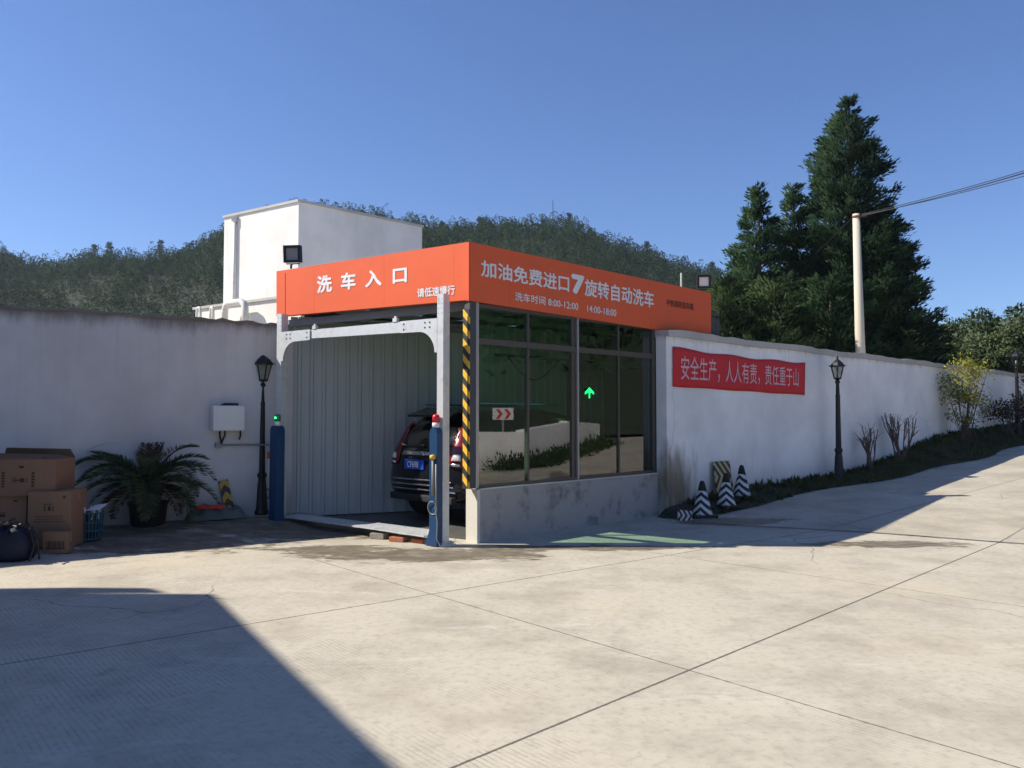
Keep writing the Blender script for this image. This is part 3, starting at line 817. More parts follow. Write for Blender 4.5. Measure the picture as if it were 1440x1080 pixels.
# threshold ramp plate on bricks
A = gnd(400, 724); 
rp = thing('ramp_plate', 'grey checker steel threshold plate lying on bricks across the bay entrance', 'plate', (A.x, A.y, 0))
e0, e1 = gpt(GW - .12, -.28, .125), gpt(.16, -.22, .10)
wv = GN * .34
b = MB(world=True)
mid = lerp(e0, e1, .56)
b.prism([e0, mid - V((0, 0, .0)), mid + wv, e0 + wv], V((0, 0, .02))); 
b.build('fixed_plate', M['galv'], rp)
b = MB(world=True); m2 = lerp(e0, e1, .565)
q = [m2 + V((0, 0, .012)) - GN * .03, e1 + V((0, 0, .012)) - GN * .03, e1 + wv * 1.12 + V((0, 0, .004)), m2 + wv * 1.12 + V((0, 0, .012))]
b.prism(q, V((0, 0, .014)))
d_ = (e1 - m2).normalized()
for i in range(26):
    for j in range(7):
        c = lerp(lerp(q[0], q[1], (i + .5) / 26), lerp(q[3], q[2], (i + .5) / 26), (j + .5) / 7) + V((0, 0, .0155))
        b.box(c, (.03, .008, .004), ang + (R(45) if (i + j) % 2 else R(-45)))
b.build('checker_plate', M['galv'], rp)
for i, (px, py, sz, rz, mt, lab, nm) in enumerate((
    (533, 757.5, (.2, .13, .075), R(-20), M['stone'], 'rough grey stone block propping the left of the ramp plate', 'stone_block'),
    (560, 761.5, (.21, .11, .06), R(-24), M['brick'], 'orange brick under the ramp plate, next to the grey stone', 'brick'),
    (590, 763.5, (.2, .11, .05), R(-38), M['brick'], 'orange brick under the ramp plate, next to the blue cabinet foot', 'brick'))):
    c = gnd(px, py); b = MB()
    b.box((0, 0, sz[2] / 2), sz, rz, bev=.008)
    o = b.build(nm, mt); o.location = (c.x, c.y, .001)
    tag(o, lab, 'brick' if nm == 'brick' else 'stone', 'bricks propping the ramp plate' if nm == 'brick' else None)

# ------------------------------------------------------------------ parked SUV in the bay
CR = V((-1.36, 11.40, .037))
car = thing('parked_car', 'dark sport utility vehicle seen from behind inside the wash bay', 'car', CR, R(-45))
#   ring points: (y offset, half width, z); stations go forward
def ring(y, wl_, zbot, zbelt, zroof, wroof, ys_=(0,) * 8):
    pr = [(.35, zbot), (wl_ * .93, zbot + .02), (wl_, zbot + .22), (wl_ * 1.0, lerp(zbot, zbelt, .6)), (wl_ * .96, zbelt), (lerp(wl_ * .96, wroof, .55), lerp(zbelt, zroof, .62)), (wroof, zroof - .05), (wroof * .55, zroof)]
    return [V((x, y + dy, z)) for (x, z), dy in zip(pr, ys_)]
st = [ring(0.03, .84, .36, 1.0, 1.56, .55, (.12, .05, 0, .03, .06, .26, .42, .44)),
      ring(.25, .90, .30, 1.02, 1.62, .6, (0, 0, 0, 0, .05, .15, .25, .27)),
      ring(.9, .91, .26, 1.02, 1.66, .63), ring(1.9, .91, .24, 1.01, 1.67, .64), ring(2.7, .91, .24, 1.0, 1.62, .62),
      ring(3.3, .91, .24, .99, 1.2, .68, (0, 0, 0, 0, 0, .1, .15, .1)), ring(3.9, .88, .26, .95, 1.02, .75), ring(4.4, .78, .3, .8, .85, .65), ring(4.52, .6, .36, .66, .7, .5)]
b = MB(); b.smooth = True; vs = []; fs = []; m = 8
for r_ in st: vs += r_ + [V((-p.x, p.y, p.z)) for p in r_]
for i in range(len(st) - 1):
    a, c = i * 16, (i + 1) * 16
    for k in range(7):
        fs.append((a + k, a + k + 1, c + k + 1, c + k)); fs.append((a + 8 + k, c + 8 + k, c + 8 + k + 1, a + 8 + k + 1))
    fs.append((a, c, c + 8, a + 8)); fs.append((a + 7, a + 15, c + 15, c + 7))
for i in (0, (len(st) - 1) * 16):
    for k in range(7): fs.append((i + k, i + k + 1, i + 8 + k + 1, i + 8 + k))
b.add(vs, fs); body = b.build('body', M['car'], car)
md = body.modifiers.new('round', 'SUBSURF'); md.levels = 2; md.render_levels = 2
bpy.context.view_layer.update()
from mathutils.bvhtree import BVHTree
dg = bpy.context.evaluated_depsgraph_get(); ev = body.evaluated_get(dg); em = ev.to_mesh()
bvh = BVHTree.FromPolygons([v_.co.copy() for v_ in em.vertices], [tuple(p_.vertices) for p_ in em.polygons]); ev.to_mesh_clear()
def patch(name, poly, mat, parent, off=.012, axis='y', sgn=-1, cuts=4):
    bm = bmesh.new()
    f = bm.faces.new([bm.verts.new((p_[0], 0, p_[1])) for p_ in poly])
    bmesh.ops.triangulate(bm, faces=[f]); bmesh.ops.subdivide_edges(bm, edges=bm.edges[:], cuts=cuts, use_grid_fill=True)
    for v_ in bm.verts:
        if axis == 'y': o_, d_ = V((v_.co.x, -3, v_.co.z)), V((0, 1, 0))
        else: o_, d_ = V((sgn * 3, v_.co.x, v_.co.z)), V((-sgn, 0, 0))
        h_ = bvh.ray_cast(o_, d_)[0]
        if h_ is None: h_ = bvh.find_nearest(o_ + d_ * 2.6)[0]
        v_.co = h_ - d_ * off
    me = bpy.data.meshes.new(name); bmesh.ops.recalc_face_normals(bm, faces=bm.faces); bm.to_mesh(me); bm.free()
    for p_ in me.polygons: p_.use_smooth = True
    me.materials.append(mat); o = bpy.data.objects.new(name, me); COL.objects.link(o); o.parent = parent
    md = o.modifiers.new('thick', 'SOLIDIFY'); md.thickness = off * 1.6; md.offset = 0
    return o
patch('rear_window', [(-.6, 1.08), (.6, 1.08), (.56, 1.3), (.42, 1.47), (-.42, 1.47), (-.56, 1.3)], M['carglass'], car, .006)
b = MB(); b.prism([(-.5, .22, 1.53), (.5, .22, 1.53), (.46, .55, 1.64), (-.46, .55, 1.64)], (0, 0, .03)); b.build('roof_spoiler', M['car'], car)
for sg in (1, -1):
    tl = patch('tail_light', [(sg * .8, .82), (sg * .57, .84), (sg * .6, 1.03), (sg * .64, 1.2), (sg * .56, 1.44), (sg * .62, 1.46), (sg * .73, 1.22), (sg * .82, 1.02)], M['redlens'], car, .014)
    patch('reverse_lamp', [(sg * .78, .92), (sg * .64, .92), (sg * .66, 1.0), (sg * .76, 1.01)], M['clearlens'], tl, .03, cuts=2)
    patch('lens_bar', [(sg * .78, .85), (sg * .62, .85), (sg * .62, .88), (sg * .78, .88)], M['chrome'], tl, .03, cuts=2)
    patch('side_window', [(.75, 1.07), (2.5, 1.07), (2.2, 1.38), (1.0, 1.42)], M['carglass'], car, .006, 'x', sg)
patch('chrome_strip', [(-.5, .975), (.5, .975), (.47, 1.03), (-.47, 1.03)], M['chrome'], car, .014)
b = MB(); b.lathe([(.035, -.006), (.04, 0), (.03, .006)], 14); b.M = Matrix()
b.v = [Matrix.Translation((0, bvh.ray_cast(V((0, -3, 1.0)), V((0, 1, 0)))[0].y - .03, 1.003)) @ Matrix.Rotation(R(90), 4, 'X') @ q_ for q_ in b.v]; b.build('rear_badge', M['chrome'], car)
yp = bvh.ray_cast(V((-.1, -3, .845)), V((0, 1, 0)))[0].y - .02
b = MB(); b.box((-.14, yp, .845), (.44, .02, .14), bev=.004); npl = b.build('number_plate', M['plateblue'], car)
cu = bpy.data.curves.new('t', 'FONT'); cu.body = 'CF698'; cu.offset = .02; ob = bpy.data.objects.new('t', cu); COL.objects.link(ob); bpy.context.view_layer.update()
me = bpy.data.meshes.new_from_object(ob.evaluated_get(bpy.context.evaluated_depsgraph_get())); bpy.data.objects.remove(ob)
co = np.array([v_.co[:] for v_ in me.vertices]); lo, hi = co.min(0), co.max(0)
for v_ in me.vertices: v_.co = (-.29 + (v_.co.x - lo[0]) / (hi[0] - lo[0]) * .26, yp - .012, .80 + (v_.co.y - lo[1]) / (hi[1] - lo[1]) * .09)
me.materials.append(M['letter']); ob = bpy.data.objects.new('plate_lettering', me); COL.objects.link(ob); ob.parent = npl
for z_, w_ in ((.62, .66), (.55, .7), (.48, .72)): patch('bumper_trim', [(-w_, z_), (w_, z_), (w_ * .98, z_ + .02), (-w_ * .98, z_ + .02)], M['chrome'], car, .014)
b = MB(); b.box((0, .1, .37), (1.4, .1, .1), bev=.02); b.build('bumper_skirt', M['rubber'], car)
b = MB(); b.tube([(.05, .1, 1.12), (-.2, .02, 1.1), (-.42, .06, 1.13)], .012, 6); b.build('rear_wiper', M['rubber'], car)
b = MB(); b.tube([(-.55, .6, 1.72), (-.55, 2.4, 1.72)], .018, 6); b.tube([(.55, .6, 1.72), (.55, 2.4, 1.72)], .018, 6); b.build('roof_rails', M['chrome'], car)
for sx in (-1, 1):
    for y_ in (.85, 3.5):
        T = Matrix.Translation((sx * .8, y_, .345)) @ Matrix.Rotation(R(90), 4, 'Y')
        b = MB(T); b.lathe([(.2, -.11), (.31, -.11), (.345, -.07), (.345, .07), (.31, .11), (.2, .11)], 28); w = b.build('wheel', M['rubber'], car)
        b = MB(T); b.lathe([(.02, -.1), (.19, -.085), (.205, -.1), (.205, .1), (.19, .085), (.02, .1)], 20); b.build('rim', M['grey'], w)

# wash machine arch and hanging signal inside the bay
wm = thing('wash_machine', 'dark wash arch with drooping hoses behind the bay glass', 'machine', O + U * 3.9 - NO * 1.4)
b = MB(world=True)
pA, pB = O + U * 4.6 - NO * .4, O + U * 4.6 - NO * 2.4
b.bar(pA, pA + V((0, 0, 2.4)), .14, .2, U); b.bar(pB, pB + V((0, 0, 2.4)), .14, .2, U); b.bar(pA + V((0, 0, 2.5)), pB + V((0, 0, 2.5)), .2, .2)
b.build('arch', M['darkgrey'], wm)
b = MB(world=True)
for s0, s1, z0, dr in ((1.15, 2.2, 2.4, .3), (2.3, 3.2, 2.36, .26), (3.2, 3.9, 2.4, .14)):
    b.tube([O + U * lerp(s0, s1, k / 14) - NO * .5 + V((0, 0, z0 - dr * math.sin(math.pi * k / 14))) for k in range(15)], .014, 6)
b.tube([O + U * .9 - NO * .5 + V((0, 0, 2.42)), O + U * 4.6 - NO * .5 + V((0, 0, 2.42))], .02, 6)
b.build('hose', M['wire'], wm)
ap = V(at(829, 552.5, 12.95))
sg = thing('signal_arrow', 'lit green upward arrow signal hanging inside the glass bay', 'signal', ap, R(10))
b = MB(); b.box((0, .04, 0), (.24, .06, .26), bev=.01); b.bar((0, .04, .13), (0, .04, ZB + .3 - ap.z), .03, .03); b.build('signal_box', M['dark'], sg)
b = MB()
k = .0095
pat = ['...#...', '..###..', '.#####.', '###.###'.replace('.', '#'), '#..#..#', '...#...', '...#...', '...#...']
for j, row in enumerate(pat):
    for i, ch in enumerate(row):
        if ch == '#': b.box(((i - 3) * .0215, .004, (3.5 - j) * .0215), (.017, .012, .017))
b.build('led_arrow', M['green_on'], sg)

# ------------------------------------------------------------------ banner
bp = W0 + WN * .012
bn = thing('banner', 'red cloth banner with pale slogan lettering hung on the white wall', 'banner', hit(946, 515, bp, WD))
b = MB(world=True); vs = []; fs = []; n, m = 40, 8
TL, TR, BR, BL = [hit(x, y, bp, WD) for x, y in ((945.8, 488), (1132.4, 510.3), (1131, 555.7), (946, 543.6))]
for i in range(n + 1):
    for j in range(m + 1):
        u_, w_ = i / n, j / m
        p = lerp(lerp(BL, BR, u_), lerp(TL, TR, u_), w_); sag = .02 * math.sin(u_ * 6 * math.pi + .5) * (w_ - .25) - .03 * math.sin(u_ * math.pi) * w_
        vs.append(p + V((0, 0, sag)) + WN * (.004 + .007 * abs(math.sin(u_ * 11 + w_ * 2))))
for i in range(n):
    for j in range(m): fs.append((i * (m + 1) + j, (i + 1) * (m + 1) + j, (i + 1) * (m + 1) + j + 1, i * (m + 1) + j + 1))
b.smooth = True; b.add(vs, fs); bc = b.build('banner_cloth', M['redcloth'], bn, recalc=False)
md = bc.modifiers.new('thick', 'SOLIDIFY'); md.thickness = .003; md.offset = -1
txt('lettering', '安全生产，人人有责，责任重于山', [(956.7, 500), (1122, 518), (1122, 544.5), (956.7, 534.5)], (bp, WD, WN), M['pinkletter'], bn, .005, .014)

# ------------------------------------------------------------------ street lamps
def lamp(loc, label, h=2.45, s=1):
    t_ = thing('street_lamp', label, 'lamp', loc, R(12), 'black lantern posts along the walls', s)
    b = MB(); b.lathe([(.115, 0), (.115, .06), (.098, .09), (.07, .5), (.066, .58), (.082, .60), (.082, .64), (.058, .67), (.052, 1.2), (.045, 1.72), (.052, 1.74), (.04, 1.77), (.034, 2.0), (.05, 2.02), (.05, 2.05), (.028, 2.08)], 16)
    for k in range(8):
        a = k * math.pi / 4; b.bar((.088 * math.cos(a), .088 * math.sin(a), .1), (.066 * math.cos(a), .066 * math.sin(a), .5), .014, .014)
    b.build('post', M['lampblack'], t_)
    b = MB(); n_ = 6
    zt, zb_ = 2.36, 2.12; rt, rb_ = .135, .075
    b.lathe([(.03, 2.075), (.085, 2.1), (.085, 2.12), (.03, 2.125)], 6, smooth=False)
    b.lathe([(.155, zt - .01), (.16, zt + .012), (.03, zt + .015)], 6, smooth=False)
    for k in range(n_):
        a = k * math.pi / 3
        b.bar((rb_ * math.cos(a), rb_ * math.sin(a), zb_), (rt * math.cos(a), rt * math.sin(a), zt), .014, .014)
        b.bar((.15 * math.cos(a), .15 * math.sin(a), zt + .005), (.185 * math.cos(a), .185 * math.sin(a), zt + .012), .018, .014)
    b.build('lantern_frame', M['lampblack'], t_)
    b = MB(); b.lathe([(.16, zt + .012), (.11, zt + .075), (.06, zt + .12), (.025, zt + .15), (.02, zt + .17), (.032, zt + .185), (.012, zt + .205), (.018, zt + .22), (.004, zt + .26)], 6, smooth=False); b.build('lantern_cap', M['lampblack'], t_)
    b = MB()
    for k in range(6):
        a, c = k * math.pi / 3, (k + 1) * math.pi / 3
        q = [(rb_ * math.cos(a), rb_ * math.sin(a), zb_), (rb_ * math.cos(c), rb_ * math.sin(c), zb_), (rt * math.cos(c), rt * math.sin(c), zt - .012), (rt * math.cos(a), rt * math.sin(a), zt - .012)]
        md_ = V(((math.cos(a) + math.cos(c)) / 2, (math.sin(a) + math.sin(c)) / 2, 0))
        b.prism([V(p_) * 1 - md_ * .004 for p_ in q], -md_ * .004)
    b.build('lantern_glass', M['lampglass'], t_)
    b = MB(); b.lathe([(.025, 2.126), (.03, 2.2), (.018, 2.26)], 10); b.build('bulb', M['white'], t_)
    return t_
lp = gnd(367, 725, .1)
l0 = lamp((lp.x, lp.y, zyard(lp.x, lp.y) - .01), 'tall black lantern lamp post before the left wall, beside the blue cabinet', s=.95)
def wallside(px, off):
    p = hit(px, 583, W0 + WN * off, WD); p.z = 0; return p
def zverge(px, off):
    p = wallside(px, off); s = (p - W0).dot(WD); zr = zroad(p.x, p.y); tt = off / vw(s)
    return p, lerp(max(zw(s), zr), zr, sstep(tt, 0, 1) ** .8)
for px, off, lab, s_ in ((1178.5, .35, 'black lantern lamp post beside the pruned shrubs, right of the red banner', .97), (1431, .7, 'black lantern lamp post furthest up the sloping road, by the bush at the right edge', .98)):
    p, z = zverge(px, off)
    c = copy_tree(l0); c.location = (p.x, p.y, z - .02); c.scale = (s_,) * 3; c['label'] = lab

# ------------------------------------------------------------------ electric box on the left wall
def wlp(px, py, off=0.0):
    return hit(px, py, WL1 + WLn * off, WLd)
ebp = wlp(317, 588)
eb = thing('electric_box', 'pale grey electrical cabinet fixed on the left wall with cables below', 'cabinet', ebp, math.atan2(WLd.y, WLd.x))
b = MB(); b.box((0, -.12, 0), (.44, .2, .36), bev=.012); b.build('enclosure', M['white'], eb)
b = MB(); b.box((.02, -.224, 0), (.36, .012, .33), bev=.004); b.build('door', M['white'], eb)
b = MB(); b.box((.05, -.1, .2), (.2, .08, .035), bev=.01); b.box((-.05, -.08, .195), (.05, .06, .02)); b.build('cable_gland', M['rubber'], eb)
b = MB()
for x0, x1 in ((-.1, -.06), (-.03, -.07), (.19, .19)): b.tube([(x0, -.1, -.18), (x0, -.1, -.25), (x1, -.05, -.37 if x0 < .1 else -.31)], .013, 6)
b.build('cable', M['rubber'], eb)
b = MB(); b.tube([(-.07, -.03, -.39), (.78, -.03, -.4)], .014, 6); b.box((-.1, -.03, -.39), (.09, .05, .07)); b.build('conduit', M['grey'], eb)

# leaning striped board
c = wlp(326, 715, .14)
lb = MB(); lb.box((0, 0, .28), (.13, .035, .56), bev=.006)
o = lb.build('striped_board', M['hazard_old']); o.location = (c.x, c.y, .11); o.rotation_euler = (R(-10), R(-11), math.atan2(WLd.y, WLd.x))
tag(o, 'worn black board with yellow chevrons leaning on the left wall', 'board')

# ------------------------------------------------------------------ cartons, basket, bag
def carton(px, py, Y, size, rz, label, marks=(), flaps=False, z=None):
    p = at(px, py, Y); 
    t_ = thing('carton', label, 'carton', (p.x, p.y, z if z is not None else zyard(p.x, p.y)), rz, 'cardboard cartons stacked by the left wall')
    w, d, h = size
    b = MB()
    if flaps:
        th = .012
        b.box((0, -d / 2 + th / 2, h / 2), (w, th, h)); b.box((0, d / 2 - th / 2, h / 2), (w, th, h)); b.box((-w / 2 + th / 2, 0, h / 2), (th, d - 2 * th - .001, h)); b.box((w / 2 - th / 2, 0, h / 2), (th, d - 2 * th - .001, h)); b.box((0, 0, .006), (w - .03, d - .03, .01))
    else: b.box((0, 0, h / 2), size, bev=.006)
    b.build('carton_body', M['card'], t_)
    if flaps:
        b = MB(); y0 = -d / 2 + .006
        b.add([(-w / 2, y0, h), (w / 2, y0, h), (w / 2 - .02, y0 + .16, h + .05), (-w / 2 + .03, y0 + .13, h + .07)], [(0, 1, 2, 3)])
        b.add([(w / 2 - .006, -d / 2 + .02, h + .001), (w / 2 - .006, d / 2 - .02, h + .001), (w / 2 - .2, d / 2 - .05, h + .04), (w / 2 - .17, -d / 2 + .05, h + .03)], [(0, 1, 2, 3)])
        b.add([(-w / 2, d / 2 - .006, h), (w / 2, d / 2 - .006, h), (w / 2 - .05, d / 2 - .02, h + .1), (-w / 2 + .05, d / 2 - .05, h + .12)], [(0, 1, 2, 3)])
        f = b.build('flap', M['card_dark'], t_, recalc=False); md = f.modifiers.new('thick', 'SOLIDIFY'); md.thickness = .006
    if not flaps:
        b = MB(); b.box((0, 0, h + .0015), (w + .004, .055, .003)); b.box((w / 2 + .0015, 0, h - .06), (.003, .055, .118)); b.build('packing_tape', M['tape'], t_)
    if marks:
        b = MB()
        for x, z_, ww, hh in marks: b.box((x, -d / 2 - .0012, z_), (ww, .002, hh))
        b.build('printed_mark', M['ink'], t_)
    return t_
mk_top = [(-.16, .12 + .035 * k, .03, .022) for k in range(6)] + [(.17, .13 + .04 * k, .035, .026) for k in range(5)] + [(.0, .2, .09, .012), (.05, .2, .05, .05), (-.05, .2, .008, .07), (-.02, .2, .006, .09), (.1, .2, .008, .06), (.04, .37, .05, .03)]
mk_low = [(-.02, .5, .1, .008), (-.05, .45, .012, .06), (0, .45, .03, .05), (.04, .45, .01, .06), (0, .36, .3, .006), (0, .33, .3, .006), (0, .30, .34, .006), (.16, .58, .03, .03)]
mk_lab = [(-.09 + .018 * k, .1, .011 if k % 3 else .006, .08) for k in range(11)] + [(0, .055, .2, .01)]
carton(81, 740, 9.45, (.47, .45, .645), R(7), 'upright brown carton standing on the ground beneath the wide carton, right column', mk_low)
carton(14, 740, 9.5, (.56, .45, .6), R(7), 'brown carton beneath the wide carton, at the left edge behind the blue bag', [(.16, .5, .04, .02), (.02, .36, .08, .008), (.02, .33, .06, .03)])
carton(40, 690, 9.5, (.83, .5, .42), R(5), 'wide brown carton with loose open flaps lying on top of two other cartons', [(x, z_ * .9, w_, h_ * .9) for x, z_, w_, h_ in mk_top], True, z=.66)
carton(81, 770, 9.1, (.28, .12, .24), R(6), 'small brown carton with black printed block, in front of the upright carton', mk_lab)
# wire basket with bottles
p = at(126, 750, 9.75)
bk = thing('plastic_basket', 'dark teal slatted basket filled with odds and ends beside the cartons', 'basket', (p.x, p.y, zyard(p.x, p.y)))
b = MB(); n_ = 22
for k in range(n_):
    a = 2 * math.pi * k / n_; b.bar((.12 * math.cos(a), .12 * math.sin(a), .01), (.155 * math.cos(a), .155 * math.sin(a), .34), .015, .006)
for z_ in (.02, .12, .22, .33):
    r_ = lerp(.12, .155, z_ / .34); b.tube([(r_ * math.cos(a), r_ * math.sin(a), z_) for a in np.linspace(0, 2 * math.pi, 25)], .008, 5)
b.lathe([(.118, .004), (.118, .012)], 20); b.build('slatted_side', M['teal'], bk)
b = MB(); b.lathe([(.1, .02), (.12, .2), (.09, .3), (.02, .33)], 12); b.build('lining', M['dark'], bk)
random.seed(8)
b = MB()
for k in range(7):
    a = k * .9; b.tube([(.1 * math.cos(a), .1 * math.sin(a), .25), (.12 * math.cos(a + .2), .12 * math.sin(a + .2), .36 + .02 * (k % 3))], .012, 6)
b.build('bottle_neck', M['pvc'], bk)
b = MB(); b.add([(.0, -.1, .36), (.16, -.08, .37), (.18, .08, .43), (.03, .06, .41)], [(0, 1, 2, 3)]); o = b.build('paper_sheet', M['white'], bk); o.modifiers.new('t', 'SOLIDIFY').thickness = .004
# blue bag with wires
p = at(17, 770, 8.75)
bg_ = thing('blue_bag', 'dark blue sack with black cables piled on it in front of the cartons', 'bag', (p.x, p.y, zyard(p.x, p.y)))
b = MB(); b.smooth = True
vs = []; fs = []; n_ = 20; prof = [(.0, 0), (.2, .0), (.245, .06), (.25, .18), (.225, .28), (.15, .34), (.0, .35)]
for j, (r_, z_) in enumerate(prof):
    for k in range(n_):
        a = 2 * math.pi * k / n_; q = 1 + .09 * math.sin(3 * a + j) + .05 * math.sin(7 * a + 2 * j)
        ca_, sa_ = math.cos(a), math.sin(a); sq = (abs(ca_) ** 5 + abs(sa_) ** 5) ** (-.2)
        vs.append((r_ * .86 * sq * q * ca_, r_ * .75 * sq * q * sa_, z_ + .02 * math.sin(5 * a) * (j > 2)))
for j in range(len(prof) - 1):
    for k in range(n_): fs.append((j * n_ + k, j * n_ + (k + 1) % n_, (j + 1) * n_ + (k + 1) % n_, (j + 1) * n_ + k))
b.add(vs, fs); b.build('sack', M['navy'], bg_)
b = MB()
for k in range(9):
    q = [V((random.uniform(-.24, .24), random.uniform(-.22, .15), random.uniform(.3, .44))) for _ in range(4)]
    pts = []
    for i in range(13):
        t_ = i / 12; a = q[0] * (1 - t_) ** 3 + 3 * q[1] * t_ * (1 - t_) ** 2 + 3 * q[2] * t_ * t_ * (1 - t_) + q[3] * t_ ** 3; pts.append(a)
    b.tube(pts, .011, 6)
b.tube([(.25, -.1, .0), (.27, -.05, .15), (.2, -.02, .33), (.05, -.05, .42)], .012, 6); b.tube([(.3, .0, .0), (.29, -.02, .2), (.16, .0, .4)], .01, 6)
b.build('cable_bundle', M['wire'], bg_)

# ------------------------------------------------------------------ cycad in a pot
p = at(208, 745, 10.75)
cyp = thing('potted_palm', 'large cycad palm with arching fronds in a dark pot by the left wall', 'plant', (p.x, p.y, zyard(p.x, p.y) - .01), s=.93)
b = MB(); b.lathe([(.2, 0), (.23, .03), (.26, .3), (.28, .32), (.28, .35), (.25, .35), (.23, .3), (.02, .29)], 24); b.build('pot', M['dark'], cyp)
b = MB(); b.lathe([(.13, .28), (.17, .38), (.16, .52), (.1, .6), (.02, .62)], 14)
rn = random.Random(3)
for k in range(60):
    a = rn.uniform(0, 6.28); z_ = rn.uniform(.33, .58); b.bar((.14 * math.cos(a), .14 * math.sin(a), z_), (.21 * math.cos(a), .21 * math.sin(a), z_ + .06), .03, .02)
b.build('trunk', M['bark'], cyp)
rng = np.random.default_rng(11)
def frond(az, rise, Lf, droop, mat, seed):
    r_ = np.random.default_rng(seed)
    ts = np.linspace(0, 1, 18); pts = []
    ca, sa = math.cos(az), math.sin(az)
    x, z_ = .04, .58; th = rise
    for i, t_ in enumerate(ts):
        pts.append(np.array([x * ca, x * sa, z_])); th = rise - droop * (t_ ** 1.3); x += math.cos(th) * Lf / 17; z_ += math.sin(th) * Lf / 17
    pts = np.array(pts)
    b = MB(); b.tube(pts, list(np.linspace(.013, .003, 18)), 5)
    o = None
    V_ = list(map(tuple, b.v)); Q = [f for f in b.f if len(f) == 4]
    vs = np.array(V_); qs = np.array(Q)
    P_ = []; D_ = []; L_s = []
    side = np.array([-sa, ca, 0])
    for i in range(44):
        t_ = .16 + .84 * i / 43; j = min(int(t_ * 17), 16); f = t_ * 17 - j
        p_ = pts[j] * (1 - f) + pts[j + 1] * f; d_ = pts[j + 1] - pts[j]; d_ /= np.linalg.norm(d_)
        up = np.cross(d_, side); up = up if up[2] > 0 else -up
        for s_ in (-1, 1):
            P_.append(p_); D_.append(side * s_ * .85 + d_ * .65 + up * .3 + r_.normal(size=3) * .06); L_s.append(.19 * math.sin(math.pi * (.12 + .83 * t_)) + .03)
    lv, lq = leaves(P_, D_, np.array(L_s), .019, r_)
    vs2 = np.concatenate([vs, lv]); qs2 = np.concatenate([qs, lq + len(vs)])
    return rawmesh('frond', vs2, qs2, mat, cyp)
for k in range(27):
    az = k * 2.399 + rng.uniform(-.35, .35); lev = k / 27
    frond(az, R(lerp(68, 8, lev)) + rng.uniform(-.2, .2), rng.uniform(.8, 1.15), R(lerp(95, 100, lev)) * rng.uniform(.8, 1.25), M['cycad'], k)
for az, ri, Lf, dr in ((R(185), R(58), 1.2, R(95)), (R(200), R(52), 1.25, R(100)), (R(178), R(30), 1.2, R(75)), (R(-10), R(48), 1.15, R(105)), (R(-30), R(40), 1.15, R(110))):
    frond(az, ri, Lf, dr, M['cycad'], int(az * 100) % 97)
for az in (R(60), R(95), R(130)): frond(az, R(84), .62, R(25), M['deadleaf'], int(az * 50))
for k in range(9): frond(k * .7 + .2, R(-5), .75, R(70), M['deadleaf'], 60 + k)

# hose heap on a tarpaulin-covered ledge
p = gnd(300, 738, .03)
tp = MB(); tp.smooth = True; vs = []; fs = []; n_, m_ = 26, 14; rn = random.Random(9)
for i in range(n_ + 1):
    for j in range(m_ + 1):
        x, y = (i / n_ - .5) * .8, (j / m_ - .5) * .5
        e = max(0, 1 - (abs(x) / .4) ** 4) * max(0, 1 - (abs(y) / .25) ** 4)
        vs.append((x, y, .005 + .15 * e ** .6 * (1 + .2 * math.sin(i * .9) + .15 * math.sin(j * 1.3 + i * .3)) + rn.uniform(0, .012)))
for i in range(n_):
    for j in range(m_): fs.append((i * (m_ + 1) + j, (i + 1) * (m_ + 1) + j, (i + 1) * (m_ + 1) + j + 1, i * (m_ + 1) + j + 1))
tp.add(vs, fs); tpo = tp.build('tarpaulin', M['tarp']); tpo.location = (p.x + .03, p.y, zyard(p.x, p.y)); tpo.rotation_euler = (0, 0, R(28))
tag(tpo, 'crumpled grey-green tarpaulin on the ground under the red hose', 'tarpaulin')
b = MB(); pts = []
for k in range(110):
    a = k * .32; r_ = .1 + .065 * ((k * 7) % 13) / 13; pts.append((r_ * 1.25 * math.cos(a), r_ * .75 * math.sin(a), 0.018 + .02 * k / 110 + .006 * math.sin(a * 3)))
b.tube(pts, .014, 6); o = b.build('hose_coil', M['hose']); q = gnd(297, 722, .22); o.location = (q.x, q.y - .02, zyard(p.x, p.y) + .165)
tag(o, 'loose coil of orange-red hose on the tarpaulin right of the palm', 'hose')

# ------------------------------------------------------------------ cones and boards at the foot of the right wall
M['cone'] = stripes('black_white_cone_chevrons', (.02, .02, .022), (.62, .62, .6), .13, .9, across=(.85, -.52, 0), chev=True, wear=.5)
def cone(px, py, off, label, s=1, rz=0):
    p, z = zverge(px, off)
    t_ = thing('traffic_cone', label, 'cone', (p.x, p.y, z - .01), rz, 'striped cones by the white wall', s)
    b = MB(); b.box((0, 0, .025), (.44, .44, .05), bev=.012); b.build('base', M['rubber'], t_)
    b = MB(); b.lathe([(.185, .05), (.17, .08), (.075, .48)], 18); b.build('sleeve', M['cone'], t_)
    b = MB(); b.lathe([(.078, .475), (.05, .6), (.034, .64), (.012, .65)], 14); b.build('tip', M['rubber'], t_)
    return t_
cone(986.5, 718, .5, 'black and white striped traffic cone nearest the booth, left of the other two', .86, .1)
cone(1020, 708, .42, 'black and white striped traffic cone in front of the chevron board', .86, .3)
cone(1042, 702, .25, 'black and white striped traffic cone furthest right against the wall', .86, -.15)
M['chevboard'] = stripes('yellow_black_chevrons', (.03, .035, .03), (.5, .4, .2), .16, .9, axis=(1, 0, 0), across=(0, 0, 1), chev=True, wear=.4)
p = hit(1017, 700, W0 + WN * .1, WD)
b = MB(); b.box((0, 0, .0), (.5, .03, .5), bev=.004); o = b.build('chevron_board', M['chevboard']); o.location = (p.x, p.y, .56); o.rotation_euler = (R(-8), 0, math.atan2(WD.y, WD.x))
tag(o, 'pale board with dark and yellow chevrons propped on the white wall behind the cones', 'board')
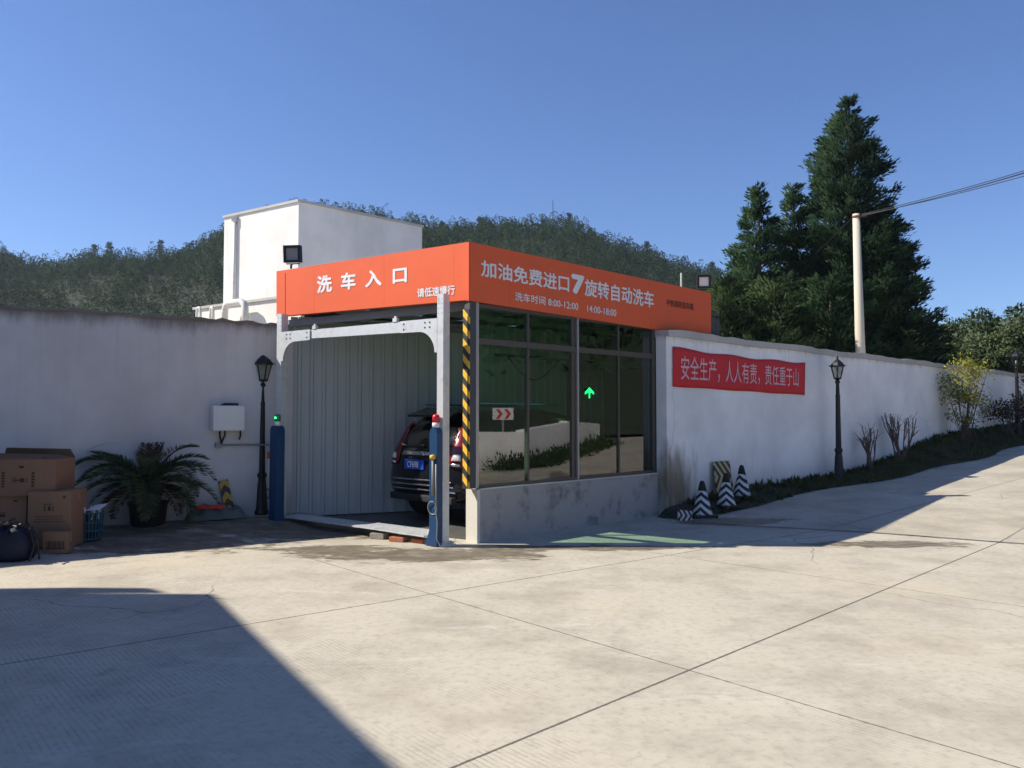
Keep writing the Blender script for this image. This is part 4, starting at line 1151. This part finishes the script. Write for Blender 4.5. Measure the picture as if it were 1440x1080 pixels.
M['lyingstripe'] = stripes('black_white_cone_stripes', (.02, .02, .02), (.55, .55, .52), .09, .8, axis=(1, 0, 0), across=(0, 0, 1), chev=True, wear=.6)
b = MB(Matrix.Rotation(R(20), 4, 'X')); b.box((0, 0, 0), (.26, .02, .16), bev=.004); p, z = zverge(962, .5); o = b.build('striped_scrap', M['lyingstripe']); o.location = (p.x, p.y, z + .075); o.rotation_euler = (R(-30), R(8), R(25))
tag(o, 'small dark plate with white chevron stripes lying at the wall corner by the booth', 'plate')

# ------------------------------------------------------------------ white building behind the left wall
Yt = 20.0
tc = at(420, 283, Yt); tl = at(315.5, 308.5, Yt * 1.083); tr_ = at(593.5, 320.5, Yt * 1.1375)
wb = thing('white_building', 'white flat-roofed building with square tower block and pipes behind the left wall', 'building', (tc.x, tc.y, 0))
ZTW = (tc.z + tl.z + tr_.z) / 3
def prismz(b, pts, z0, z1):
    b.prism([V((p_.x, p_.y, z0)) for p_ in pts], V((0, 0, z1 - z0)))
far = tl + (tr_ - tc)
b = MB(world=True); prismz(b, [tc, tr_, far, tl], 3.5, tc.z - .02); b.build('tower', M['tower'], wb)
b = MB(world=True)
def outl(a, c, k): d = (c - a); d.z = 0; return d.normalized() * k
ins = [tc, tr_, far, tl]; cen = (tc + tr_ + far + tl) / 4
prismz(b, [p_ + (p_ - cen).normalized() * .05 for p_ in ins], tc.z - .019, tc.z + .045); b.build('roof_edge', M['wall_cap'], wb)
la = at(275, 437, 16.5); ra = at(480, 411, 14.0); la.z = ra.z = 0
back = V((.7071, .7071, 0)) * 9
zl_ = at(389, 421, 15.0).z
b = MB(world=True); prismz(b, [la, ra, ra + back, la + back], 0, zl_); b.build('lower_block', M['tower'], wb)
b = MB(world=True)
ln = (ra - la).normalized(); lnn = V((ln.y, -ln.x, 0))
prismz(b, [la + lnn * .04 - ln * .05, ra + lnn * .04, ra + lnn * .04 + back * .02, la + lnn * .04 - ln * .05 + back * .02], zl_ + .002, zl_ + .05); b.build('parapet_edge', M['wall_cap'], wb)
def lfront(px, py, off): return hit(px, py, la + lnn * off, ln)
for xs_, r_ in (((316, 345), .065), ((296, 300), .03), ((277, 282), .028)):
    b = MB(world=True)
    x0, x1 = xs_
    A_ = lfront(x0, 452, .2); T_ = lfront(x0 + 1, 427 if r_ > .05 else 433, .2); B_ = lfront(x1, 425 if r_ > .05 else 433, .2); E_ = lfront(x1, 446, .16)
    top_ = T_.z
    pts = [A_, V((A_.x, A_.y, top_ - .12)), V((lerp(A_.x, B_.x, .06), lerp(A_.y, B_.y, .06), top_ - .03)), V((lerp(A_.x, B_.x, .2), lerp(A_.y, B_.y, .2), top_))]
    pts += [V((lerp(A_.x, B_.x, .8), lerp(A_.y, B_.y, .8), top_)), V((lerp(A_.x, B_.x, .95), lerp(A_.y, B_.y, .95), top_ - .05)), V((B_.x, B_.y, top_ - .14)), V((B_.x, B_.y, top_ - .6))]
    b.tube(pts, r_, 10); b.build('vent_pipe', M['pvc'], wb)
dp0 = hit(332.5, 303, tc + V((0, 0, 0)), (tl - tc).normalized()); dnn = (tl - tc).normalized(); dnn = V((dnn.y, -dnn.x, 0)); dnn = dnn if dnn.y < 0 else -dnn
b = MB(world=True); dp0 = dp0 + dnn * .05; b.tube([V((dp0.x, dp0.y, tc.z - .1)), V((dp0.x, dp0.y, 3.5))], .04, 8); b.box((dp0.x, dp0.y, tc.z - .12), (.14, .12, .14)); b.build('downpipe', M['pvc'], wb)

# ------------------------------------------------------------------ trees
def grow_conifer(name, label, loc, H, Rb, seed, mat, lo=.04, dens=1.0, power=.75, group='conifers behind the white wall', prof=None):
    rg = np.random.default_rng(seed)
    t_ = thing(name, label, 'tree', loc, 0, group)
    tb = MB(); tb.tube([(0, 0, 0), (0, 0, H * .5), (0, 0, H * .98)], [.022 * H, .013 * H, .004 * H], 8)
    P = []; D = []; Ls = []; Ns = []
    nl = int(H / .34)
    for i in range(nl):
        u = lo + (1 - lo) * (i + .5) / nl; h = u * H
        rad = Rb * ((1 - u) ** power if prof is None else np.interp(u, prof[0], prof[1]))
        nb = max(7, int((5 + rad * 4.2) * dens))
        for k in range(nb):
            a = rg.uniform(0, 2 * math.pi); L = rad * (.72 + .4 * rg.random() ** 1.5) * (1 + .07 * math.sin(a * 3 + i * .8 + seed))
            L = max(L, .18); z0 = h + rg.uniform(-.25, .25) - .1 * L
            rise = rg.uniform(.15, .55) * (.5 + u); dr = rg.uniform(.25, .6) * (1.1 - .6 * u)
            ca, sa = math.cos(a), math.sin(a)
            def bp_(s): return np.array([ca * L * s, sa * L * s, z0 + L * (rise * s - dr * s * s + .22 * s ** 5)])
            if L > .8 and rg.random() < .5: tb.tube([tuple(bp_(s)) for s in (0, .4, .85)], [.012 + .01 * L, .01, .004], 4, cap=False)
            nn = int((30 + L * 150))
            s = 1 - rg.random(nn) ** 1.4 * .8
            base = np.stack([ca * L * s, sa * L * s, z0 + L * (rise * s - dr * s * s + .22 * s ** 5)], 1)
            tw = rg.normal(size=(nn, 3)) * np.array([1, 1, .55]) * (.07 + .16 * L * (1.05 - s))[:, None]
            out = np.array([ca, sa, .15]) + np.array([0, 0, .35]) * rg.random((nn, 1)) + tw * 2.0 + rg.normal(size=(nn, 3)) * .35
            P.append(base + tw); D.append(out + np.array([0, 0, .45])); Ns.append(np.array([ca, sa, .45]) + tw * 2.2); Ls.append(rg.uniform(.09, .23, nn))
    for k in range(26): P.append(np.array([[0, 0, H * (.96 + .03 * rg.random())]])); D.append(np.array([[rg.normal() * .5, rg.normal() * .5, .9]])); Ls.append(np.array([.25])); Ns.append(np.array([[rg.normal() * .5, rg.normal() * .5, .6]]))
    P = np.concatenate(P); D = np.concatenate(D); Ls = np.concatenate(Ls)
    vs, qs, nn_ = leaves(P, D, Ls, Ls * .27, rg, np.concatenate(Ns))
    rawmesh('crown', vs, qs, mat, t_, nrm=nn_)
    tb.build('trunk', M['bark'], t_, recalc=False)
    return t_
def pt(px, Y, z=0.5): p = at(px, 583, Y); return (p.x, p.y, z)
H1 = at(1197, 145, 29).z
grow_conifer('conifer_tree', 'tallest dark conifer rising behind the white wall and the concrete pole', pt(1199, 29, .3), H1 - .3, 2.75, 1, M['needle'], prof=([0, .1, .3, .45, .55, .65, .75, .85, .93, 1], [1.0, 1, .95, .84, .76, .6, .5, .42, .22, .03]), dens=1.15)
H2 = at(1075, 268, 28).z; H3 = at(1118, 268, 29).z
grow_conifer('conifer_tree', 'shorter dark conifer with a pointed top, left of its twin beside the sign', pt(1070, 28, .3), H2 - .3, 1.75, 2, M['needle'], prof=([0, .3, .55, .72, .88, .96, 1], [1.15, 1.05, .9, .62, .32, .15, .03]))
grow_conifer('conifer_tree', 'shorter dark conifer with a pointed top, squeezed between its twin and the tallest', pt(1120, 29, .3), H3 - .3, 1.6, 3, M['needle'], prof=([0, .3, .55, .72, .88, .96, 1], [1.1, 1.0, .85, .58, .3, .15, .03]))
grow_conifer('conifer_tree', 'low yellowish conifer just behind the right end of the orange sign', pt(1022, 25, .3), at(1022, 400, 25).z - .3, 1.35, 4, M['needle2'], prof=([0, .4, .75, .9, 1], [1.2, 1.1, .8, .5, .1]))
grow_conifer('conifer_tree', 'dense low conifer behind the wall in front of the twin conifers', pt(1090, 25, .3), at(1090, 402, 25).z - .3, 1.7, 5, M['needle2'], prof=([0, .4, .75, .9, 1], [1.2, 1.1, .85, .6, .2]))
grow_conifer('conifer_tree', 'dark conifer forming the right skirt of the tallest tree, right of the pole', pt(1252, 28, .3), at(1262, 335, 28).z - .3, 1.75, 6, M['needle'], prof=([0, .4, .7, .9, 1], [1.15, 1.05, .75, .4, .05]))
grow_conifer('conifer_tree', 'low dark conifer filling the gap behind the concrete pole', pt(1170, 26, .3), at(1170, 395, 26).z - .3, 1.8, 7, M['needle'], prof=([0, .4, .7, .9, 1], [1.15, 1.1, .9, .6, .2]))

def grow_broad(name, label, loc, crown, nclump, mat, seed, leaf=(.1, .2), trunk=True, per=170, shell=.55, cr=(.45, .9), group=None, cat='tree', bark='bark', trunks=1):
    rg = np.random.default_rng(seed)
    t_ = thing(name, label, cat, loc, 0, group)
    (cx, cy_, cz), (rx, ry, rz_) = crown
    P = []; D = []; Ns = []; tb = MB()
    for i in range(nclump):
        d = rg.normal(size=3); d /= np.linalg.norm(d); d[2] = (abs(d[2]) - .35 * (rg.random() < .5)) if trunks == 1 else d[2]
        k = rg.uniform(shell, 1.0)
        c = np.array([cx + d[0] * rx * k, cy_ + d[1] * ry * k, cz + d[2] * rz_ * k]); r_ = rg.uniform(*cr)
        q = rg.normal(size=(per, 3)); q /= np.linalg.norm(q, axis=1, keepdims=True); rad = r_ * rg.random((per, 1)) ** .45
        Ns.append(q + d * .6 + np.array([0, 0, .2])); P.append(c + q * rad * np.array([1, 1, .8])); D.append(q + np.array([0, 0, .1]) + rg.normal(size=(per, 3)) * .6)
        if trunk:
            b0 = V((rg.normal() * .04 * trunks, rg.normal() * .04 * trunks, 0)); m_ = V((c[0] * .42, c[1] * .42, c[2] * .4))
            if trunks == 1: tb.tube([(0, 0, 0), (cx * .3, cy_ * .3, cz * .4), tuple(V((c[0], c[1], c[2])) * .6 + V((0, 0, cz * .12))), tuple(c)], [.035 * cz, .025 * cz, .012 * cz, .006], 6, cap=False)
            else: tb.tube([b0, m_, tuple(c)], [.012, .009, .003], 5, cap=False) if i % 4 == 0 else None
    P = np.concatenate(P); D = np.concatenate(D)
    L = rg.uniform(leaf[0], leaf[1], len(P)); vs, qs, nn_ = leaves(P, D, L, L * .5, rg, np.concatenate(Ns))
    rawmesh('crown', vs, qs, mat, t_, nrm=nn_)
    if trunk: tb.build('trunk', M[bark], t_, recalc=False)
    return t_
grow_broad('broadleaf_tree', 'rounded dark green broadleaf tree behind the wall, left of the one at the right edge', pt(1372, 36, .6), ((0, 0, 3.6), (1.7, 2, 2.1)), 60, M['broad'], 21, per=480, group='broadleaf trees behind the wall')
grow_broad('broadleaf_tree', 'dark green broadleaf tree cut by the right edge of the picture', pt(1448, 34, .6), ((0, 0, 3.5), (1.9, 2, 2.0)), 60, M['broad'], 22, per=480, group='broadleaf trees behind the wall')
grow_broad('broadleaf_tree', 'low dark bushy tree behind the wall right of the conifers', pt(1318, 33, .6), ((0, 0, 2.2), (1.7, 1.7, 1.6)), 46, M['broad'], 23, per=460, group='broadleaf trees behind the wall')
p, z = zverge(1355, .5)
grow_broad('small_tree', 'young tree with sparse yellow-green leaves standing before the white wall', (p.x, p.y, z - .03), ((.05, 0, 1.5), (.74, .55, 1.1)), 110, M['yellowleaf'], 31, leaf=(.05, .1), per=24, shell=.25, cr=(.12, .24), trunks=3, group=None)
p, z = zverge(1415, .6)
grow_broad('shrub', 'low dark purplish shrub beside the far lamp post', (p.x, p.y, z - .03), ((0, 0, .75), (.65, .5, .32)), 44, M['darkleaf'], 32, leaf=(.05, .1), per=30, shell=.4, cr=(.12, .24), trunks=3, cat='shrub', bark='barkred', group='shrubs on the grass bank')
p, z = zverge(1452, .9)
grow_broad('shrub', 'dark bush at the right edge of the picture behind the far lamp', (p.x, p.y, z - .03), ((0, 0, 1.0), (.5, .5, .9)), 40, M['darkleaf'], 33, leaf=(.05, .11), per=40, shell=.3, cr=(.15, .28), trunks=3, cat='shrub', bark='barkred', group='shrubs on the grass bank')
def pruned(px, off, h, spread, n_, label, seed):
    rn = random.Random(seed); p, z = zverge(px, off)
    t_ = thing('pruned_shrub', label, 'shrub', (p.x, p.y, z - .03), 0, 'pruned bare shrubs by the white wall')
    b = MB(); tw = MB()
    for k in range(n_):
        a = rn.uniform(0, 6.28); sp_ = spread * rn.uniform(.3, 1)
        q0 = V((rn.uniform(-.1, .1), rn.uniform(-.06, .06), 0)); q1 = V((math.cos(a) * sp_ * .45, math.sin(a) * sp_ * .3, h * rn.uniform(.3, .5)))
        b.tube([q0, q0.lerp(q1, .5) + V((rn.uniform(-.02, .02), 0, 0)), q1], [.02, .016, .014], 7)
        for j in range(rn.choice((2, 2, 3))):
            e = q1 + V((math.cos(a) * sp_ * rn.uniform(.1, .6) + rn.uniform(-.12, .12), rn.uniform(-.1, .1), h * rn.uniform(.25, .6)))
            m_ = q1.lerp(e, .5) + V((rn.uniform(-.03, .03), rn.uniform(-.02, .02), rn.uniform(0, .03)))
            b.tube([q1, m_, e], [.012, .011, .01], 7)
            for i in range(3):
                f = m_.lerp(e, rn.uniform(0, 1)); d = V((rn.uniform(-1, 1), rn.uniform(-.5, .5), rn.uniform(.3, 1.3))) * rn.uniform(.08, .22)
                tw.tube([f, f + d * .55 + V((0, 0, .02)), f + d], [.005, .004, .002], 4)
    b.build('stem', M['barkred'], t_); tw.build('twig', M['bark'], t_)
pruned(1223, .35, .95, .34, 7, 'bare pruned shrub with thin cut stems, nearer the lamp post', 41)
pruned(1264, .4, 1.15, .6, 11, 'bare pruned shrub with thick reddish cut stems, nearer the yellow-green tree', 42)

# ------------------------------------------------------------------ pole, cables
pb = at(1213, 560, 24.0)
po = thing('utility_pole', 'round pale concrete utility pole standing behind the white wall', 'pole', (pb.x + .03, pb.y, 0))
ptop = at(1204, 301, 24.0)
b = MB(world=True); b.tube([V((pb.x + .06, pb.y, -.2)), V((lerp(pb.x, ptop.x, .5), pb.y, ptop.z * .5)), ptop], [.16, .14, .105], 18); b.build('shaft', M['concpole'], po)
b = MB(world=True); b.tube([ptop + V((0, 0, -.12)), ptop + V((0, 0, -.06))], .12, 14); b.bar(ptop + V((0, -.13, -.1)), ptop + V((.25, -.13, -.1)), .05, .05); b.build('clamp_band', M['rust'], po)
b = MB(world=True)
E2 = V((20.6, 4.6, 10.3))                               # top of the next pole down the road, out of frame
for k, (A_, dz) in enumerate(((.84, .06), (.9, .13), (.98, .0), (.87, .2))):
    a0 = ptop + V((.1, -.14, -.1 + .02 * k)); a1 = E2 + V((0, .1 * k, dz))
    b.tube([lerp(a0, a1, i / 48) - V((0, 0, A_ * 4 * (i / 48) * (1 - i / 48))) for i in range(49)], .011, 5)
e2 = at(1000, 470, 46)
b.tube([lerp(ptop + V((-.1, 0, -.1)), e2, i / 20) - V((0, 0, 1.4 * (i / 20) * (1 - i / 20))) for i in range(21)], .012, 5)
o = b.build('power_cable', M['wire'], recalc=True)
tag(o, 'black overhead power cables running from the concrete pole to the right', 'cable')
po2 = copy_tree(po); po2.location = (20.6 - .05, 4.6, 0); po2.scale = (1.2, 1.2, 10.3 / ptop.z); po2['label'] = 'second concrete utility pole further down the road to the right'
for o_ in (po, po2): o_['group'] = 'concrete utility poles'
p0 = at(958, 400, 17)
b = MB(world=False); b.tube([(0, 0, 0), (0, 0, at(958, 384, 17).z)], .018, 6); o = b.build('vent_pipe', M['pvc']); o.location = (p0.x, p0.y, 0)
tag(o, 'thin pale upright pipe showing above the long orange sign', 'pipe')

# ------------------------------------------------------------------ wooded hills
sky_px = [-700, -300, -100, 0, 40, 80, 130, 155, 200, 240, 270, 315, 380, 450, 520, 595, 640, 675, 720, 760, 800, 830, 870, 910, 950, 990, 1040, 1100, 1200, 1400, 2000]
sky_y = [430, 366, 352, 364, 381, 380, 374, 372, 372, 366, 354, 334, 312, 306, 312, 325, 330, 330, 331, 326, 324, 335, 350, 364, 381, 392, 405, 425, 470, 500, 520]
Dr = 290.0
def hill_h(px, t_):                                   # t_ 0 foot .. 1 ridge .. 1.5 behind
    y = np.interp(px, sky_px, sky_y); th = math.atan2(px - 720, F)
    hz = ((583 - y) / F * math.cos(th)) * Dr / math.cos(th) + 1.6 - 5.5
    up = sstep(t_, -.1, 1.0) if t_ <= 1 else 1 - .35 * (t_ - 1)
    bumps = 2.5 * math.sin(px * .021 + t_ * 7) * min(t_, 1) * (1 - min(t_, 1)) * 2
    return -.6 + (hz + .6) * up + bumps
def hill_p(px, t_, dz=0):
    Y = lerp(85, Dr, t_)
    return ((px - 720) / F * Y, Y, hill_h(px, t_) + dz)
pxs = np.arange(-700, 2001, 30); tt = np.linspace(0, 1.5, 26)
vs = [hill_p(x, t_) for t_ in tt for x in pxs]; nx = len(pxs)
fs = [(j * nx + i, j * nx + i + 1, (j + 1) * nx + i + 1, (j + 1) * nx + i) for j in range(len(tt) - 1) for i in range(nx - 1)]
tag(rawmesh('hill', vs, fs, M['hill'], smooth=True), kind='structure')
rng = np.random.default_rng(77)
P = []; D = []; L = []; Ns = []
for i in range(3600):
    t_ = .22 + .83 * rng.random() ** .8; px = rng.uniform(-120, 1180)
    if 360 < px < 560 and t_ < .55: continue
    base = np.array(hill_p(px, t_)); con = rng.random() < .55
    h = rng.uniform(3.0, 7.0) * (1.2 if con else .95) * (1.2 if rng.random() < .07 else 1); r_ = h * (.3 if con else .45) * rng.uniform(.8, 1.2); nn = 190
    z_ = rng.random(nn) ** (1.5 if con else .8); rr = r_ * ((1 - z_) ** .7 * 1.15 if con else np.sqrt(np.clip(1 - (2 * z_ - .95) ** 2, .05, 1)))
    a = rng.uniform(0, 6.28, nn); k = np.sqrt(rng.uniform(.25, 1, nn))
    P.append(base + np.stack([np.cos(a) * rr * k, np.sin(a) * rr * k, z_ * h], 1)); D.append(np.stack([np.cos(a), np.sin(a), rng.normal(.1, .6, nn)], 1)); L.append(rng.uniform(.36, .72, nn) * (.35 + .65 * t_)); Ns.append(np.stack([np.cos(a), np.sin(a), np.full(nn, .35) if con else (z_ - .45) * 2.4], 1))
P = np.concatenate(P); D = np.concatenate(D); L = np.concatenate(L)
vs, qs, nn_ = leaves(P, D, L, L * .62, rng, np.concatenate(Ns))
tag(rawmesh('wooded_hillside', vs, qs, M['wood'], nrm=nn_), 'dense dark green wood covering the hills behind the buildings', 'wood', kind='stuff')
def hill_tree(px, ytop, w, label, seed, t_=.985):
    rg = np.random.default_rng(seed); base = np.array(hill_p(px, t_)); top_ = at(px, ytop, base[1]).z; H = top_ - base[2]
    o = thing('pine_tree', label, 'tree', base, 0, 'pines on the hill crest')
    Ps = []; Ds = []
    for lv in range(7):
        u = .32 + .66 * lv / 6; r_ = w * (1.1 - u) * rg.uniform(.8, 1.25)
        for k in range(6):
            a = rg.uniform(0, 6.28); c = np.array([math.cos(a) * r_ * .7, math.sin(a) * r_ * .7, u * H + rg.uniform(-.3, .3)])
            q = rg.normal(size=(26, 3)); Ps.append(c + q * np.array([.45, .45, .25]) * (.35 + r_ * .35)); Ds.append(q)
    Ps = np.concatenate(Ps); l = rg.uniform(.35, .8, len(Ps)); vs, qs = leaves(Ps, np.concatenate(Ds), l, l * .5, rg)
    rawmesh('crown', vs, qs, M['wood'], o)
    b = MB(); b.tube([(0, 0, -.5), (0, 0, H * .95)], [.2, .05], 6); b.build('trunk', M['bark'], o)
for a in ((675, 307, 3.4, 'pine on the hill crest directly above the corner of the orange sign', 1), (801, 302, 3.8, 'tallest crest pine, just right of the antenna mast', 2), (911, 341, 3.0, 'lone pine on the descending crest above the right half of the sign', 3), (621, 313, 2.8, 'slim pine on the crest beside the white tower', 4), (764, 311, 3.0, 'pine on the crest just left of the antenna mast', 5), (150, 342, 3.6, 'broad pine standing out on the left hill crest', 6), (128, 345, 2.8, 'smaller reddish pine next to the broad pine on the left crest', 7), (222, 340, 3.0, 'pine on the left crest between the broad pine and the tower', 8), (1003, 370, 3.2, 'pine low on the crest by the pale-lensed floodlight', 9), (985, 378, 2.5, 'small pine on the crest left of the pale-lensed floodlight', 10)): hill_tree(*a)
ab = np.array(hill_p(778, .99))
an = thing('antenna_mast', 'thin lattice antenna mast on the hill crest above the sign', 'antenna', ab)
ah = at(778, 281, ab[1]).z - ab[2]
b = MB(); b.tube([(0, 0, 0), (0, 0, ah)], [.16, .1], 6); b.build('mast', M['darkgrey'], an)
b = MB()
for k, u in enumerate((.55, .66, .74, .82, .9)): b.tube([(-.9 + .12 * k, 0, ah * u), (.9 - .12 * k, 0, ah * u)], .06, 4)
b.build('antenna_arm', M['darkgrey'], an)

# ------------------------------------------------------------------ what stands out of frame: mirrored in the glass, casting the yard's big shadow, or added to cut sky light
lw = thing('low_wall', 'low sunlit white wall along the road, mirrored in the booth glass', 'wall', (10.6, 9.5, 0))
b = MB(world=True)
lwp = [V((8.6, 7.0, 0)), V((10.6, 9.5, .09)), V((11.4, 10.8, .12)), V((14.7, 12.2, .35)), V((18.8, 13.7, .51))]
for a, c in zip(lwp, lwp[1:]):
    d = (c - a); d.z = 0; d.normalize(); n_ = V((d.y, -d.x, 0)) * .24
    ha, hc = 1.05, (1.0 if c.x < 18 else .75)
    b.add([a + V((0, 0, -.5)), c + V((0, 0, -.5)), c + V((0, 0, hc)), a + V((0, 0, ha)), a + n_ + V((0, 0, -.5)), c + n_ + V((0, 0, -.5)), c + n_ + V((0, 0, hc)), a + n_ + V((0, 0, ha))], [(0, 1, 2, 3), (4, 5, 6, 7), (0, 1, 5, 4), (3, 2, 6, 7), (0, 3, 7, 4), (1, 2, 6, 5)])
b.build('wall_face', M['wall_r'], lw)
rng = np.random.default_rng(50); P = []; D = []
for i in range(5200):
    t_ = rng.random(); 
    p = lwp[2].lerp(lwp[4], t_) if rng.random() < .8 else lwp[1].lerp(lwp[2], .3 + .7 * t_)
    q = rng.normal(size=3); P.append((p.x + q[0] * .22 - .25, p.y + q[1] * .22 + .3, zroad(p.x, p.y) + abs(q[2]) * .14)); D.append(q + np.array([0, 0, .6]))
gv, gq = leaves(P, D, rng.uniform(.08, .2, len(P)), .05, rng)
tag(rawmesh('flower_bed', gv, gq, M['broad']), 'low green planting along the foot of the mirrored white wall', 'plants', kind='stuff')
csn = thing('road_sign', 'white road sign with two red chevrons, mirrored in the booth glass', 'sign', (12.3, 10.3 + 22.6 * -.0036, .3), R(-90 + 4))
b = MB(); b.box((0, .02, 1.32), (.6, .02, .34), bev=.006); b.build('sign_panel', M['white'], csn)
b = MB()
for x0 in (-.2, .04):
    b.prism([(x0 + s * .0, .005, 0) for s in ()] or [(-(x0), .006, 1.46), (-(x0 + .09), .006, 1.46), (-(x0 + .19), .006, 1.32), (-(x0 + .09), .006, 1.18), (-x0, .006, 1.18), (-(x0 + .1), .006, 1.32)], (0, -.004, 0))
b.build('red_chevron', M['redcloth'], csn)
b = MB(); b.tube([(0, .05, -.6), (0, .05, 1.45)], .03, 8); b.build('sign_post', M['grey'], csn)
rng = np.random.default_rng(60); P = []; D = []
for i in range(24000):
    t_ = rng.random(); x = lerp(28, 50, t_) + rng.normal() * .6; y = lerp(-8, x / .76, rng.random())
    P.append((x, y, lerp(0.2, 13.5, t_) * rng.uniform(.9, 1.05) + rng.random() * 2.2)); D.append(rng.normal(size=3))
gv, gq = leaves(P, D, rng.uniform(.45, .95, len(P)), rng.uniform(.3, .6, len(P)), rng)
tag(rawmesh('wooded_slope', gv, gq, M['wood']), 'dark wooded slope beyond the road, mirrored in the upper glass', 'wood', kind='stuff')
b = MB(); b.add([(22, -30, 0), (60, -30, 15), (60, 76, 17), (22, 27, 1)], [(0, 1, 2, 3)]); tag(b.build('hill_bank', M['hill']), kind='structure')
# filling-station canopy whose roof shades the near yard
cn = thing('station_canopy', 'flat white filling station canopy on round columns left of the yard', 'canopy', (-12, 3, 0))
sh = lambda px, py, h: gnd(px, py) + SUN_DIR * ((h + .55) / SUN_DIR.z) - V((0, 0, .55))
hc = 5.4
q0 = sh(301, 835.5, hc); q1 = sh(560, 1080, hc); dq = (q1 - q0).normalized(); q2 = q0 + dq * 16
side = V((dq.y, -dq.x, 0)); side = side if side.x < 0 else -side
q0b = sh(100, 832, hc) + V((-9, .35, 0)); q0b.z = hc; ex = V((-14, 0, 0))
b = MB(world=True); b.prism([q0, q2, q2 + ex, q0 + ex], V((0, 0, .55))); b.prism([lerp(sh(211, 827, hc), sh(211, 827, hc), 0), sh(236, 834, hc) , sh(236, 836, hc) + V((-2, 0, 0)), sh(103, 832, hc) + V((-2, 0, 0)), sh(192, 827, hc)], V((0, 0, .549))); b.build('canopy_roof', M['white'], cn)
b = MB(world=True); b.box((-17.5, -3, 2.69), (9, 17, 5.38)); b.build('sky_blocker', M['tower'], cn)  # unseen block added to cut low sky light on the shaded yard
for k in range(5):
    b = MB(world=True); b.box((-12.97, -9 + 3 * k, 1.3), (.08, 2.2, 2.3)); b.build('blocker_pane', M['carglass'], cn)  # made-up panes on the added block
for f in (.28, .7):
    c = lerp(q0, q2, f) + V((-4, 0, 0)); b = MB(world=True); b.tube([(c.x, c.y, -.2), (c.x, c.y, hc)], .25, 16); b.build('canopy_column', M['white'], cn)

# ------------------------------------------------------------------ the air
b = MB(); b.box((0, 120, 69.3), (1900, 1100, 142)); hz = b.build('haze', None)
hz.data.materials.clear(); hm = bpy.data.materials.new('pale_air'); hm.use_nodes = True; ht = hm.node_tree; ht.nodes.clear()
ho = ht.nodes.new('ShaderNodeOutputMaterial'); hv = ht.nodes.new('ShaderNodeVolumePrincipled')
hv.inputs['Color'].default_value = (.75, .86, 1, 1); hv.inputs['Density'].default_value = .00024; hv.inputs['Anisotropy'].default_value = .2
ht.links.new(hv.outputs[0], ho.inputs['Volume']); hz.data.materials.append(hm); tag(hz, kind='stuff')
hz['label'] = 'thin pale air over the yard and the hills'
